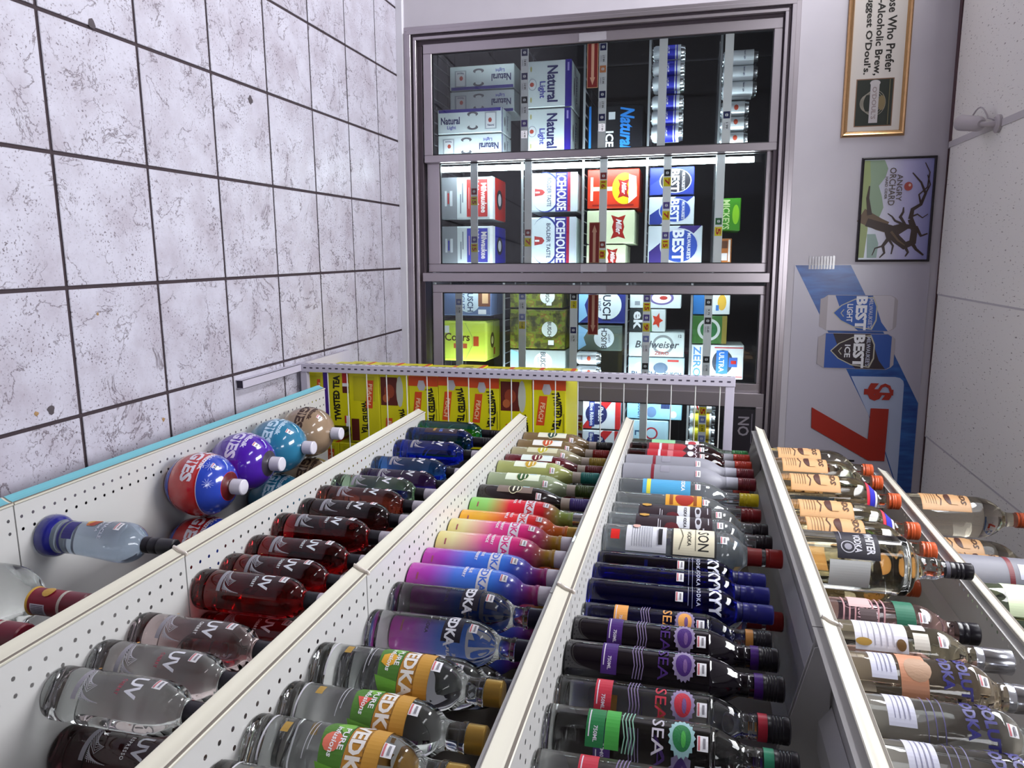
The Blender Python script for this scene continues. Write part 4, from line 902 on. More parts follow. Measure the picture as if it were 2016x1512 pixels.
for key, g, wd, hot in (('uv_clear', G_CLEAR, 'CHERRY', '#a03048'), ('uv_pink', G_PINK, 'CHERRY', None), ('uv_cherry', G_CHERRY, 'CHERRY', None), ('uv_esp', G_ESP, 'ESPRESSO', None), ('uv_brown', G_BROWNR, 'MOCHA', None),
                        ('uv_green', G_GREENC, None, None), ('uv_purp', G_PURP, None, None), ('uv_blue', G_BLUE, 'BLUE', None), ('uv_bright', G_BRIGHT, 'BLUE', None)):
    spec(key, 'uv', g, (0.240, 0.283, 0.0158, C_WHITE), WB(), d_uv(wd, hot=hot), (-0.008, 0.1740))
spec('uv_greencap', 'uv', G_BROWNR, (0.240, 0.283, 0.0158, cap_m('#1f6a34')), ((0.2165, 0.2400, cap_m('#14321c'), 0.0014),), d_uv('MOCHA'), (-0.008, 0.1740))
def d_bt(c1):
    def fn(P):
        P.rect(-0.030, 0.018, 0.060, 0.165, ink('#3a2c34')); P.text('UV', -0.004, 0.145, 0.016, ink('#cfd0da'), w=0.032, bold=0.03); P.text('BLUE', -0.004, 0.112, 0.010, ink('#5a7ad0'), w=0.034, bold=0.03); P.rect(-0.018, 0.010, 0.086, 0.094, ink('#a8823a'))
    return fn
spec('uv_dk', 'uv', G_DKBLUE, (0.240, 0.283, 0.0158, C_BLACK), WB(), d_bt(''), (-0.008, 0.176)); spec('uv_teal', 'uv', G_TEAL, (0.240, 0.283, 0.0158, C_BLACK), WB(), None, (-0.008, 0.176))
def d_sv(tc, l1, l2, lc='#e8e4ea'):
    def fn(P):
        P.rect(-0.056, 0.056, 0.140, 0.163, ink('#d4d2dc')); P.text('SVEDKA', 0.004, 0.1515, 0.0150, ink(tc), w=0.084, bold=0.02)
        P.text(l1, 0.0, 0.124, 0.0062, ink(lc)); 
        if l2: P.text(l2, 0.0, 0.113, 0.0062, ink(lc))
        P.next(); P.rect(0.020, 0.034, 0.022, 0.025, ink('#9a4a5a'))
    return fn
for key, g, tc, l1, l2, cc in (('sv_blue', GR_BLUE, '#3f6cd0', 'BLUE', 'RASPBERRY', C_WHITE), ('sv_pink', GR_PINK, '#cf2a78', 'STRAWBERRY', 'LEMONADE', C_WHITE), ('sv_org', GR_ORG, '#cc2a2c', 'MANGO', 'PINEAPPLE', C_GOLD), ('sv_grn', GR_GRN, '#c0202e', 'CHERRY', 'LIMEADE', C_SILV)):
    spec(key, 'sv', g, (0.2545, 0.279, 0.0180, cc), (), d_sv(tc, l1, l2), (0.012, 0.190), capn=0)
def d_svc(P):
    P.rect(-0.030, 0.034, 0.135, 0.168, ink('#191424')); P.text('SVEDKA', 0.002, 0.149, 0.018, ink('#d9d9e2'), w=0.078, bold=0.04); P.text('VODKA', 0.010, 0.108, 0.006, ink('#241c2c'))
spec('sv_clear', 'sv', G_CLEAR, (0.2545, 0.279, 0.0180, mat('cap_navy_black', '#15122a', 0.3)), (), d_svc, (0.006, 0.186), capn=0)
def d_svg(fc, sh):
    def fn(P):
        am = ink('#b47f2e'); P.rect(-0.058, 0.058, 0.136, 0.180, am); P.rect(-0.058, 0.058, 0.160, 0.1795, ink('#c08f3c')); P.text('SVEDKA', 0.006, 0.148, 0.0195, ink('#e4e0dc'), w=0.098, bold=0.04)
        P.shape([(-0.040, 0.108), (-0.010, 0.100), (0.030, 0.106), (0.050, 0.120), (0.050, 0.1355), (-0.045, 0.1355)], ink('#4c7a2c')); P.poly([(0.030, 0.102), (0.056, 0.112), (0.056, 0.1355), (0.036, 0.1355)], ink('#6aa43a')); P.shape([(-0.045, 0.128), (-0.020, 0.112), (-0.004, 0.128), (-0.020, 0.1355)], ink('#74ac44'))
        P.ell(0.006, 0.117, 0.013, 0.012, ink(fc), n=sh); P.text('PURE', 0.0, 0.1295, 0.0072, WHITE, w=0.030); P.text('infusions', 0.004, 0.119, 0.0072, WHITE, w=0.040, shear=0.2)
        P.next(); P.rect(-0.030, 0.030, 0.084, 0.085, ink('#b8b6be')); P.rect(-0.020, 0.020, 0.089, 0.090, ink('#b8b6be')); P.next(); P.rect(-0.012, 0.004, 0.046, 0.056, ink('#a8863c')); P.next(); P.rect(-0.028, 0.040, 0.026, 0.0285, ink('#cfcdd6'))
    return fn
for key, fc, sh in (('svg_mango', '#d8a02c', 6), ('svg_guava', '#d8584a', 3), ('svg_peach', '#d8705a', 12)):
    spec(key, 'sv', G_CLEAR, (0.2545, 0.280, 0.0182, C_GOLD), (), d_svg(fc, sh), (0.006, 0.187), capn=0)
def d_wine(bc, pale='#dfe2d4'):
    def fn(P):
        P.rect(-0.036, 0.014, 0.050, 0.140, ink(pale)); P.rect(-0.020, -0.010, 0.112, 0.130, ink('#b8d0d8')); P.ell(-0.002, 0.092, 0.020, 0.0135, ink('#dcd8b4'), n=24); P.ell(-0.002, 0.102, 0.014, 0.010, ink('#dcd8b4'), n=20)
        P.ell(-0.002, 0.092, 0.018, 0.0115, ink(bc), n=24); P.ell(-0.002, 0.102, 0.0125, 0.0085, ink(bc), n=20); P.rect(-0.012, 0.010, 0.090, 0.094, ink('#e8e4d0')); P.rect(-0.010, 0.008, 0.101, 0.104, ink('#e8e4d0'))
    return fn
for key, g, bc, cc, pale in (('w_brown1', L_BROWN, '#2f4a44', '#17120f', '#dcdcc8'), ('w_brown2', L_BROWN, '#c0502c', '#7a1a14', '#e4e2e0'), ('w_khaki', L_KHAKI, '#b8b030', '#8a7426', '#c9c6a8'), ('w_dred', L_DRED, '#6a1c2a', '#5a1018', '#d6e0dc'),
                             ('w_yg', L_YG, '#c09a2c', '#1f6a64', '#e0e6d4'), ('w_pg', L_PG, '#33582c', '#3a4a1c', '#dde6d2'), ('w_dk', L_DK, '#2f2a20', '#46387a', '#7a6a62'), ('w_berry', L_BERRY, '#3a1c4c', '#2a1a3a', '#7a6a72')):
    spec(key, 'wine', g, (0.235, 0.285, 0.0162, cap_m(cc)), ((0.212, 0.234, ink('#b4a89c'), 0.0006),), d_wine(bc, pale), (0.020, 0.158), capn=5)
def d_sky(P):
    P.text('SKYY', 0.004, 0.2245, 0.0215, ink('#d5d8ea'), w=0.070, bold=0.03); P.text('VODKA', 0.004, 0.196, 0.0070, ink('#b9bcd8'), sp=1.3); P.rect(-0.020, 0.028, 0.185, 0.1858, ink('#8c90b8')); P.rect(-0.016, 0.024, 0.178, 0.1788, ink('#8c90b8'))
spec('sky', 'sky', G_SKY, (0.272, 0.324, 0.0168, cap_m('#2a2c86')), ((0.262, 0.271, cap_m('#20225e'), 0.0008),), d_sky, (0.010, 0.163), capn=2)
def d_sea(c, c2=None):
    def fn(P):
        cc = ink(c); P.rect(-0.030, 0.028, 0.056, 0.079, cc); P.rect(-0.024, 0.016, 0.059, 0.0605, ink('#cfc6d6')); P.text('750ML', 0.012, 0.068, 0.0052, ink('#cfc6d6'), rot=0)
        if c2: P.rect(-0.030, 0.028, 0.080, 0.098, ink(c2))
        for k in range(4): P.line([(-0.028, 0.103+0.0042*k), (-0.010, 0.1005+0.0042*k), (0.012, 0.1045+0.0042*k), (0.030, 0.102+0.0042*k)], 0.0014, ink('#7a6a90') if not c2 else ink('#7fae98'))
        P.text('SEA', 0.004, 0.145, 0.0150, cc if not c2 else ink('#b9b4c0'), w=0.046, bold=0.005); P.ell(0.002, 0.174, 0.0215, 0.0145, ink('#85789a') if not c2 else ink('#8ab0b4'), n=36, spike=0.16); P.ell(0.002, 0.174, 0.0165, 0.0112, cc, n=24); P.ell(0.004, 0.176, 0.010, 0.003, ink(c2 or '#6a4a80'), n=14)
    return fn
for key, g, c, c2 in (('sea_red', G_CLEAR, '#b0283c', None), ('sea_green', G_CLEAR, '#1c6e3c', '#3f9a40'), ('sea_purp', liq('near_black', '#120c16', 0.08), '#3c1468', None), ('sea_peach', G_CLEAR, '#d8964c', None)):
    spec(key, 'sea', g, (0.284, 0.314, 0.0180, C_BLACK), ((0.2725, 0.2735, ink('#8a858c'), 0.0006),), d_sea(c, c2), (0.006, 0.199), capn=4)
    bb = MB(); bb.lathe([(0.0150, 0.272), (0.0178, 0.272), (0.0178, 0.2845), (0.0150, 0.2845)], cap_m(c if c != '#1c6e3c' else '#2f8a68'), 24); SPEC[key].append(('cap_band', bb.mesh('cap_band', 40)))
def d_son(P):
    P.rect(-0.030, 0.050, 0.050, 0.132, ink('#cfd0d8')); P.rect(0.018, 0.032, 0.134, 0.140, ink('#3a3a44'))
    for k in range(9): P.rect(-0.014, 0.040, 0.062+0.005*k, 0.0632+0.005*k, ink('#8a8c98'))
    P.rect(-0.006, 0.034, 0.116, 0.124, ink('#1c1a20')); P.ell(-0.014, 0.070, 0.010, 0.008, ink('#d0a49a'))
    P.next(); P.rect(-0.034, 0.052, 0.142, 0.232, ink('#2b2a2c')); P.rect(-0.032, 0.050, 0.146, 0.228, ink('#ddd6bc')); P.text('SON', 0.016, 0.206, 0.022, ink('#22201e'), w=0.048, bold=0.01); P.text('VODKA', 0.012, 0.178, 0.0080, ink('#3a3834')); P.rect(-0.02, 0.04, 0.190, 0.1912, ink('#6a6658')); P.line([(-0.02, 0.160), (0.01, 0.166), (0.04, 0.158)], 0.0016, ink('#6a6658'))
    P.next(); P.rect(0.004, 0.028, 0.018, 0.036, ink('#c81c18'))
spec('son', 'big', G_BACKLIT, (0.330, 0.363, 0.0190, cap_m('#a02420')), ((0.294, 0.322, ink('#9a2a28'), 0.0005),), d_son, (0.012, 0.246), capn=1)
def d_oth(P):
    P.rect(-0.030, 0.044, 0.062, 0.226, ink('#2c1e26')); P.rect(-0.030, 0.024, 0.150, 0.178, ink('#c9ccd2')); P.text('0', 0.004, 0.196, 0.014, ink('#b8b8c0'), w=0.044, bold=0.02); P.text('TH', 0.034, 0.200, 0.018, ink('#c0bcc4'), w=0.026); P.text('VODKA', 0.006, 0.168, 0.007, ink('#33303a')); P.rect(-0.012, 0.012, 0.2165, 0.2185, ink('#c0bcc4'))
    P.ell(0.024, 0.140, 0.013, 0.016, ink('#5a1c24'), n=8); P.rect(0.004, 0.036, 0.110, 0.112, ink('#b8b4bc')); P.rect(0.008, 0.032, 0.115, 0.1165, ink('#b8b4bc')); P.ell(-0.010, 0.080, 0.008, 0.012, ink('#b88a30'), n=6)
spec('oth', 'big', G_BACKLIT, (0.318, 0.352, 0.0186, cap_m('#221a20')), (), d_oth, (0.010, 0.242), capn=3)
def d_orl(P): P.rect(-0.034, 0.034, 0.120, 0.205, ink('#d89a34')); P.ell(0.0, 0.165, 0.022, 0.022, ink('#9c2a1c'), n=20); P.rect(-0.020, 0.020, 0.186, 0.194, ink('#8a4a1c')); P.rect(-0.020, 0.020, 0.130, 0.138, ink('#8a4a1c'))
def d_bll(P): P.rect(-0.034, 0.034, 0.060, 0.178, ink('#4a9ac8')); P.rect(-0.034, 0.034, 0.070, 0.080, ink('#d8d24a')); P.text('VODKA', 0.0, 0.160, 0.010, WHITE, w=0.044)
def d_mar(P):
    P.rect(-0.034, 0.034, 0.050, 0.200, ink('#3a1c26')); P.poly([(-0.034, 0.056), (0.034, 0.056), (0.034, 0.140), (0.0, 0.165), (-0.034, 0.140)], ink('#a8202c')); P.rect(-0.034, 0.034, 0.086, 0.093, ink('#cfc2d0')); P.ell(0.0, 0.176, 0.012, 0.009, ink('#cfd0e4'), n=14); P.line([(-0.014, 0.188), (-0.006, 0.193), (0.002, 0.187), (0.010, 0.193), (0.018, 0.188)], 0.0024, ink('#d8d0d8'))
    P.rect(-0.010, 0.016, 0.112, 0.128, ink('#c06a70'))
def d_fr(P): P.rect(-0.040, 0.040, 0.076, 0.084, ink('#7a1c2c')); P.rect(-0.012, 0.014, 0.100, 0.124, ink('#8a8894'))
def d_gr(P): P.rect(-0.030, 0.030, 0.060, 0.130, ink('#8fc89a')); P.next(); P.rect(-0.030, 0.030, 0.160, 0.200, ink('#d9dcda')); P.ell(0.0, 0.180, 0.012, 0.012, ink('#b03a44'), n=12)
spec('orl', 'tall', G_BACKLIT, (0.298, 0.344, 0.0166, cap_m('#7c1a1e')), (), d_orl, (0.008, 0.214)); spec('bll', 'tall', G_BACKLIT, (0.298, 0.344, 0.0166, cap_m('#d8c222')), (), d_bll, (0.008, 0.196))
spec('mar', 'tall', G_MAROON, (0.298, 0.344, 0.0166, cap_m('#b8321c')), ((0.270, 0.297, ink('#8a8890'), 0.0006),), d_mar, (0.010, 0.208), capn=5)
spec('fro', 'frost', G_FROST, (0.298, 0.343, 0.0166, cap_m('#6a1c28')), ((0.268, 0.297, ink('#9a9aa6'), 0.0006),), d_fr, (0.014, 0.196), capn=5)
spec('grn', 'tall', glass('pale_green', '#d2eed6'), (0.298, 0.344, 0.0166, cap_m('#2f8a44')), (), d_gr, (0.010, 0.208), capn=4)
def d_jug(P):
    P.rect(-0.056, 0.030, 0.036, 0.152, ink('#b98a58')); P.rect(-0.054, 0.028, 0.038, 0.150, ink('#c69a6c'))
    for k in range(5): P.rect(-0.044, 0.012, 0.046+0.006*k, 0.0474+0.006*k, ink('#8a6a48'))
    P.line([(-0.040, 0.082), (-0.020, 0.078), (-0.004, 0.084), (0.016, 0.080)], 0.0022, ink('#4a3024')); P.ell(-0.012, 0.106, 0.024, 0.014, ink('#4a2820'), n=18); P.rect(-0.036, 0.012, 0.106, 0.122, ink('#c69a6c')); P.text('SDS', -0.012, 0.136, 0.012, ink('#4a3024'), w=0.044, shear=0.3)
JC = cap_m('#c4552c')
spec('jug', 'jug', G_AMBER, (0.270, 0.298, 0.0200, JC), (), d_jug, None, capn=3)
spec('jug_tag', 'jug', G_AMBER, (0.270, 0.298, 0.0200, JC), ((0.222, 0.236, ink('#2c2ca4'), 0.0012), (0.214, 0.221, ink('#c8283c'), 0.0012), (0.237, 0.242, ink('#d8d4e4'), 0.0012)), d_jug, None, capn=3)
def d_wat(P):
    P.rect(-0.050, 0.040, 0.066, 0.142, ink('#1d1a26')); P.text('WHITER', 0.0, 0.126, 0.0150, ink('#c9c8d2'), w=0.060, bold=0.03); P.text('VODKA', 0.004, 0.104, 0.0130, ink('#c9c8d2'), w=0.046, bold=0.02); P.ring(0.016, 0.086, 0.013, 0.013, 0.0018, ink('#b4b2bc'), n=20); P.ell(0.016, 0.086, 0.007, 0.007, ink('#8c8a96'), n=10); P.rect(-0.04, 0.0, 0.074, 0.0756, ink('#8c8a96'))
    P.next(); P.rect(0.043, 0.100, 0.052, 0.124, ink('#c4c6c6'))
spec('wat', 'water', G_CLEAR, (0.274, 0.314, 0.0160, C_BLACK), ((0.266, 0.273, ink('#5a5864'), 0.0006),), d_wat, None, capn=3)
def d_pk(P):
    for k in range(8): P.line([(-0.034, 0.046+0.009*k), (0.0, 0.049+0.009*k), (0.036, 0.045+0.009*k)], 0.0026, ink('#b8888c'))
    P.rect(-0.030, 0.004, 0.056, 0.090, ink('#c9a8a8')); P.rect(-0.036, 0.040, 0.128, 0.158, ink('#1d6a50')); P.rect(0.006, 0.030, 0.072, 0.098, ink('#5a4a4c'))
spec('pk', 'short', glass('rose', '#ecc4c4'), (0.228, 0.262, 0.0182, C_BLACK), (), d_pk, (0.012, 0.170), capn=2)
def d_rum(P):
    P.rect(-0.038, 0.034, 0.046, 0.122, ink('#dedce6')); 
    for k in range(6): P.rect(-0.026, 0.026, 0.056+0.009*k, 0.0572+0.009*k, ink('#a8a6b4'))
    P.ell(0.022, 0.112, 0.009, 0.007, ink('#6a4a1c'), n=16); P.ell(0.022, 0.058, 0.006, 0.012, ink('#b08a3c'), n=12); P.rect(-0.026, -0.006, 0.130, 0.150, ink('#cfcad0')); P.rect(0.0, 0.026, 0.130, 0.152, ink('#d8d2c8'))
spec('rum', 'short', G_AMBER, (0.222, 0.276, 0.0190, C_SILV), (), d_rum, (0.010, 0.172), capn=1)
def d_abs(c):
    def fn(P):
        P.rect(-0.040, 0.030, 0.050, 0.084, ink('#cfcfe0')); 
        for k in range(4): P.rect(-0.030, 0.020, 0.058+0.006*k, 0.0592+0.006*k, ink('#8c8ca8'))
        P.text('ABSOLUT', 0.0, 0.172, 0.0150, ink('#2a2478'), w=0.094, bold=0.045); P.text('VODKA', 0.0, 0.150, 0.0150, ink('#2a2478'), w=0.072, bold=0.045)
        if c: P.rect(-0.045, 0.055, 0.088, 0.124, ink(c)); P.ell(0.01, 0.112, 0.02, 0.018, ink('#b08c70'), n=14)
        else: P.rect(-0.040, 0.050, 0.096, 0.0972, ink('#5a5488')); P.rect(-0.030, 0.040, 0.106, 0.1072, ink('#5a5488')); P.rect(-0.035, 0.045, 0.116, 0.1172, ink('#5a5488'))
    return fn
spec('abs_t', 'abs', glass('tan_tint', '#f0e2cc'), (0.232, 0.280, 0.0200, C_SILV), (), d_abs('#c88a68'), (0.016, 0.197), capn=1); spec('abs_c', 'abs', G_CLEAR, (0.232, 0.280, 0.0200, C_SILV), (), d_abs(None), (0.016, 0.197), capn=1)
def d_pin(P):
    P.rect(-0.100, 0.100, 0.047, 0.053, ink('#242070')); P.rect(-0.014, 0.028, 0.058, 0.082, ink('#2c2678')); P.text('PINNACLE', -0.004, 0.148, 0.0085, ink('#d4d6e4'), w=0.052, rot=0); P.text('VODKA', -0.004, 0.134, 0.0060, ink('#d4d6e4'), shear=0.2)
    P.ell(-0.014, 0.112, 0.012, 0.014, ink('#c06a2c'), n=10, spike=0.2); P.ell(-0.010, 0.116, 0.009, 0.010, ink('#a83a1c'), n=10); P.ell(-0.016, 0.104, 0.008, 0.006, ink('#d8a84a'), n=10)
G_PIN = mat('pinnacle_blue_glass', '#b4c4d6', 0.03, trans=0.78, ior=1.36, coat=0.5)
spec('pin', 'pin', G_PIN, (0.224, 0.292, 0.0158, C_BLACK), ((0.003, 0.032, mat('blue_base_glass', '#1c1f78', 0.06, coat=0.8), 0.0008),), d_pin, (-0.004, 0.178), capn=2, seg=48)
def d_fat(P): P.rect(-0.05, 0.05, 0.050, 0.110, ink('#c9c8d0')); P.rect(-0.03, 0.03, 0.074, 0.086, ink('#6a1424'))
MAR = cap_m('#6a1024')
spec('fat', 'fat', G_CLEAR, (0.264, 0.302, 0.0218, MAR), ((0.2025, 0.258, ink('#7a1428'), 0.0006), (0.199, 0.202, GOLDP, 0.0008), (0.2585, 0.2635, ink('#b9b2a8'), 0.0012)), d_fat, None, capn=0, seg=48)
_rf = rad(PR['fat'])
P_ = Print(lambda u, v, e: ((_rf(v)+0.0008+e)*math.cos(u/0.021), (_rf(v)+0.0008+e)*math.sin(u/0.021), v), seg=0.004); P_.rect(0.014, 0.034, 0.208, 0.236, ink('#bdb8c6'))
for k in range(7): P_.rect(0.016+0.0024*k, 0.0172+0.0024*k, 0.210, 0.234, ink('#4a4454'))
P_.ell(-0.008, 0.232, 0.010, 0.010, GOLDP, n=12); SPEC['fat'].append(('neck_label', P_.b.mesh('neck_label')))
def d_glob(tc, l1):
    def fn(P):
        P.text('BIGGIES', 0.008, 0.086, 0.030, ink(tc), w=0.165, bold=0.045); P.text(l1, 0.020, 0.112, 0.0120, ink(tc), w=0.075, bold=0.04)
    return fn
G_RED = mat('red_plastic', '#b01c20', 0.12, coat=0.8); G_GPURP = mat('purple_plastic', '#4a1ca0', 0.12, coat=0.8); G_GTEAL = mat('teal_plastic', '#2f7ea4', 0.14, trans=0.15, coat=0.8); G_GTAN = mat('tan_plastic', '#a88e74', 0.14, trans=0.25, coat=0.8)
SCW = mat('screw_cap_white', '#d4d0dc', 0.3)
for key, g, tc, l1, nb in (('gl_red', G_RED, '#d9d4e2', 'chillznik', '#5a1418'), ('gl_purp', G_GPURP, '#cfc8e8', 'chillznik', '#3a3440'), ('gl_teal', G_GTEAL, '#b9d4e8', 'chillznik', None), ('gl_tan', G_GTAN, '#3a241c', 'chillznik', None)):
    bands = [(0.1555, 0.1640, mat('neck_ring_' + key, nb, 0.3), 0.0006)] if nb else []
    spec(key, 'glob', g, (0.166, 0.196, 0.0190, SCW), bands, d_glob(tc, l1), (0.030, 0.136), capn=0, seg=56, smooth=60)
    if key == 'gl_red':
        bb = MB(); q = [PR['glob'][i] for i in range(10, 13)]; rf = rad(PR['glob'])
        def band(a, c, m):
            b_ = MB(); n = 10; b_.lathe([(rf(a+(c-a)*i/n)+0.0006, a+(c-a)*i/n) for i in range(n+1)], m, 48); SPEC['gl_red'].append(('label_band', b_.mesh('label_band', 60)))
        band(0.114, 0.1550, mat('firework_blue', '#2a44b0', 0.15, coat=0.8)); band(0.1125, 0.1138, ink('#c9c4e0')); band(0.008, 0.034, mat('firework_blue', '#2a44b0'))
        P_ = Print(lambda u, v, e: ((rf(v)+0.0010+e)*math.cos(u/0.06), (rf(v)+0.0010+e)*math.sin(u/0.06), v), seg=0.01)
        for (cu, cv) in ((-0.02, 0.134), (0.03, 0.130), (0.07, 0.138)):
            for k in range(10): P_.line([(cu+0.002*math.cos(k*PI/5), cv+0.0015*math.sin(k*PI/5)), (cu+0.011*math.cos(k*PI/5), cv+0.010*math.sin(k*PI/5))], 0.0007, ink('#a8b4e4'))
        SPEC['gl_red'].append(('firework_print', P_.b.mesh('firework_print')))

# ---- on the bottom deck -------------------------------------------------
Z0, Z1, Z2, Z3, Z4, Z5 = [d[0] for d in DECKS]
bottle('pin', 1.084, -0.300, Z0, 'pale blue vodka bottle with flared dark blue foot on the bottom deck', 'bottles on the bottom deck', a=205)
bottle('fat', 1.094, -0.524, Z0, 'clear round-shouldered bottle with maroon neck label on the bottom deck, farther of two', 'maroon necked bottles', a=215)
bottle('fat', 1.086, -0.640, Z0, 'clear round-shouldered bottle with maroon neck label on the bottom deck, nearer of two', 'maroon necked bottles', a=215)
GG = 'globe bottles on the bottom deck'
for key, x, y, lb in (('gl_red', 1.088, 0.068, 'red and blue globe bottle at the front of the bottom deck'), ('gl_purp', 1.080, 0.241, 'purple globe bottle with white screw cap'), ('gl_teal', 1.080, 0.410, 'teal globe bottle at the front of the bottom deck'), ('gl_tan', 1.080, 0.582, 'tan globe bottle at far end of the front row'),
                      ('gl_red', 1.246, 0.055, 'red and blue globe bottle in shade behind the front one'), ('gl_teal', 1.240, 0.395, 'teal globe bottle in shade behind the front one'), ('gl_tan', 1.240, 0.580, 'tan globe bottle in shade behind the front one')):
    bottle(key, x, y, Z0, lb, GG, a=185, name='globe_bottle')
# ---- second shelf up ----------------------------------------------------
S2 = 'flavoured vodka bottles on the second shelf up'
row1 = [('uv_teal', 1.116, 0.806, 'blue-green vodka bottle at far end of second shelf up'), ('uv_dk', 1.116, 0.706, 'dark blue vodka bottle with brown label second from far end of second shelf up'), ('uv_bright', 1.131, 0.606, 'bright cobalt blue vodka bottle on second shelf up'), ('uv_blue', 1.139, 0.444, 'mid blue vodka bottle standing alone past the purple one'),
        ('uv_purp', 1.151, 0.363, 'purple vodka bottle on second shelf up'), ('uv_green', 1.122, 0.207, 'pale green vodka bottle on second shelf up'), ('uv_brown', 1.127, 0.129, 'brown-red vodka bottle beside the pale green one'), ('uv_esp', 1.132, 0.046, 'very dark coffee coloured vodka bottle on second shelf up'),
        ('uv_cherry', 1.130, -0.063, 'cherry red vodka bottle, farthest of the four front cherry bottles'), ('uv_cherry', 1.142, -0.163, 'cherry red vodka bottle, third of the front cherry bottles from the shelf joint'), ('uv_cherry', 1.147, -0.249, 'cherry red vodka bottle, second of the front cherry bottles from the shelf joint'), ('uv_cherry', 1.143, -0.333, 'bright lit cherry red vodka bottle right at the shelf joint'),
        ('uv_pink', 1.151, -0.491, 'faintly pink clear vodka bottle, first past the cherry red ones'), ('uv_clear', 1.153, -0.577, 'clear vodka bottle with silver fan print, middle of three'), ('uv_clear', 1.151, -0.656, 'clear vodka bottle with silver fan print, nearest the camera on its shelf')]
for k, x, y, lb in row1: bottle(k, x, y, Z1, lb, S2, a=188 + 8*(y < -0.3))
for k, x, y, lb in (('uv_esp', 1.244, -0.655, 'dark vodka bottle in shade behind the nearest clear one'), ('uv_cherry', 1.226, -0.335, 'cherry red vodka bottle in shade behind the lit one'), ('uv_greencap', 1.212, 0.115, 'brown-red vodka bottle with green cap in the second row'), ('uv_esp', 1.216, 0.020, 'dark vodka bottle in the second row behind the coffee coloured one'), ('uv_cherry', 1.232, -0.160, 'cherry red vodka bottle in the second row, middle of shelf')):
    bottle(k, x, y, Z1, lb, S2)
# ---- third shelf up -----------------------------------------------------
S3 = 'bottles on the third shelf up'
row2 = [('w_brown1', 1.139, 0.815, 'brown cocktail bottle with black capsule at far end of third shelf up'), ('w_brown2', 1.143, 0.735, 'brown cocktail bottle with dark red capsule'), ('w_khaki', 1.146, 0.655, 'khaki cocktail bottle with ochre capsule'), ('w_dred', 1.147, 0.576, 'dark red cocktail bottle with pale label'),
        ('w_yg', 1.142, 0.490, 'yellow-green cocktail bottle with teal capsule'), ('w_pg', 1.148, 0.394, 'pale green cocktail bottle with olive capsule'), ('w_dk', 1.155, 0.307, 'nearly black cocktail bottle with violet capsule'),
        ('sv_grn', 1.167, 0.230, 'green to red shaded vodka bottle with silver cap'), ('sv_org', 1.171, 0.148, 'orange to red shaded vodka bottle with gold cap'), ('sv_pink', 1.163, 0.067, 'yellow to pink shaded vodka bottle, farther of two'), ('sv_pink', 1.163, -0.012, 'yellow to pink shaded vodka bottle, nearer of two'),
        ('sv_blue', 1.168, -0.094, 'magenta to blue shaded vodka bottle, farther of two in front'), ('sv_blue', 1.166, -0.176, 'magenta to blue shaded vodka bottle, nearer of two in front'), ('sv_clear', 1.169, -0.258, 'clear vodka bottle with black label next to the magenta and blue one'), ('sv_clear', 1.174, -0.358, 'clear vodka bottle with black label at the shelf joint'),
        ('sv_clear', 1.196, -0.440, 'clear vodka bottle with black label half hidden behind the first gold-capped one'), ('svg_mango', 1.136, -0.540, 'gold-capped vodka bottle with amber label and orange hexagon'), ('svg_guava', 1.146, -0.627, 'gold-capped vodka bottle with amber label and red wedge of fruit'), ('svg_peach', 1.141, -0.709, 'gold-capped vodka bottle with amber label and peach fruit'), ('svg_peach', 1.146, -0.792, 'gold-capped vodka bottle nearest the camera, cut by the picture edge')]
for k, x, y, lb in row2: bottle(k, x, y, Z2, lb, S3, a=(181 if k in ('sv_blue', 'sv_pink', 'sv_org', 'sv_grn') else 188) if k.startswith('sv') else 200, name='cocktail_bottle' if k.startswith('w_') else 'liquor_bottle')
for k, x, y, lb in (('sv_grn', 1.250, 0.190, 'green to red shaded vodka bottle in the second row'), ('sv_org', 1.252, 0.100, 'orange to red shaded vodka bottle in the second row'), ('sv_pink', 1.250, 0.012, 'yellow to pink shaded vodka bottle in the second row, farther'), ('sv_pink', 1.250, -0.076, 'yellow to pink shaded vodka bottle in the second row, nearer'), ('sv_blue', 1.252, -0.164, 'magenta to blue shaded vodka bottle in the second row, farther'), ('sv_blue', 1.254, -0.250, 'magenta to blue shaded vodka bottle in the second row, nearer'), ('sv_clear', 1.262, -0.337, 'clear vodka bottle with black label in the second row'), ('svg_mango', 1.224, -0.660, 'gold-capped vodka bottle in the second row near the camera'),
                    ('w_berry', 1.232, 0.300, 'blackberry coloured cocktail bottle in the second row'), ('w_pg', 1.228, 0.410, 'pale green cocktail bottle in the second row'), ('w_dred', 1.226, 0.545, 'dark red cocktail bottle in the second row')):
    bottle(k, x, y, Z2, lb, S3, a=192, name='cocktail_bottle' if k.startswith('w_') else 'liquor_bottle')
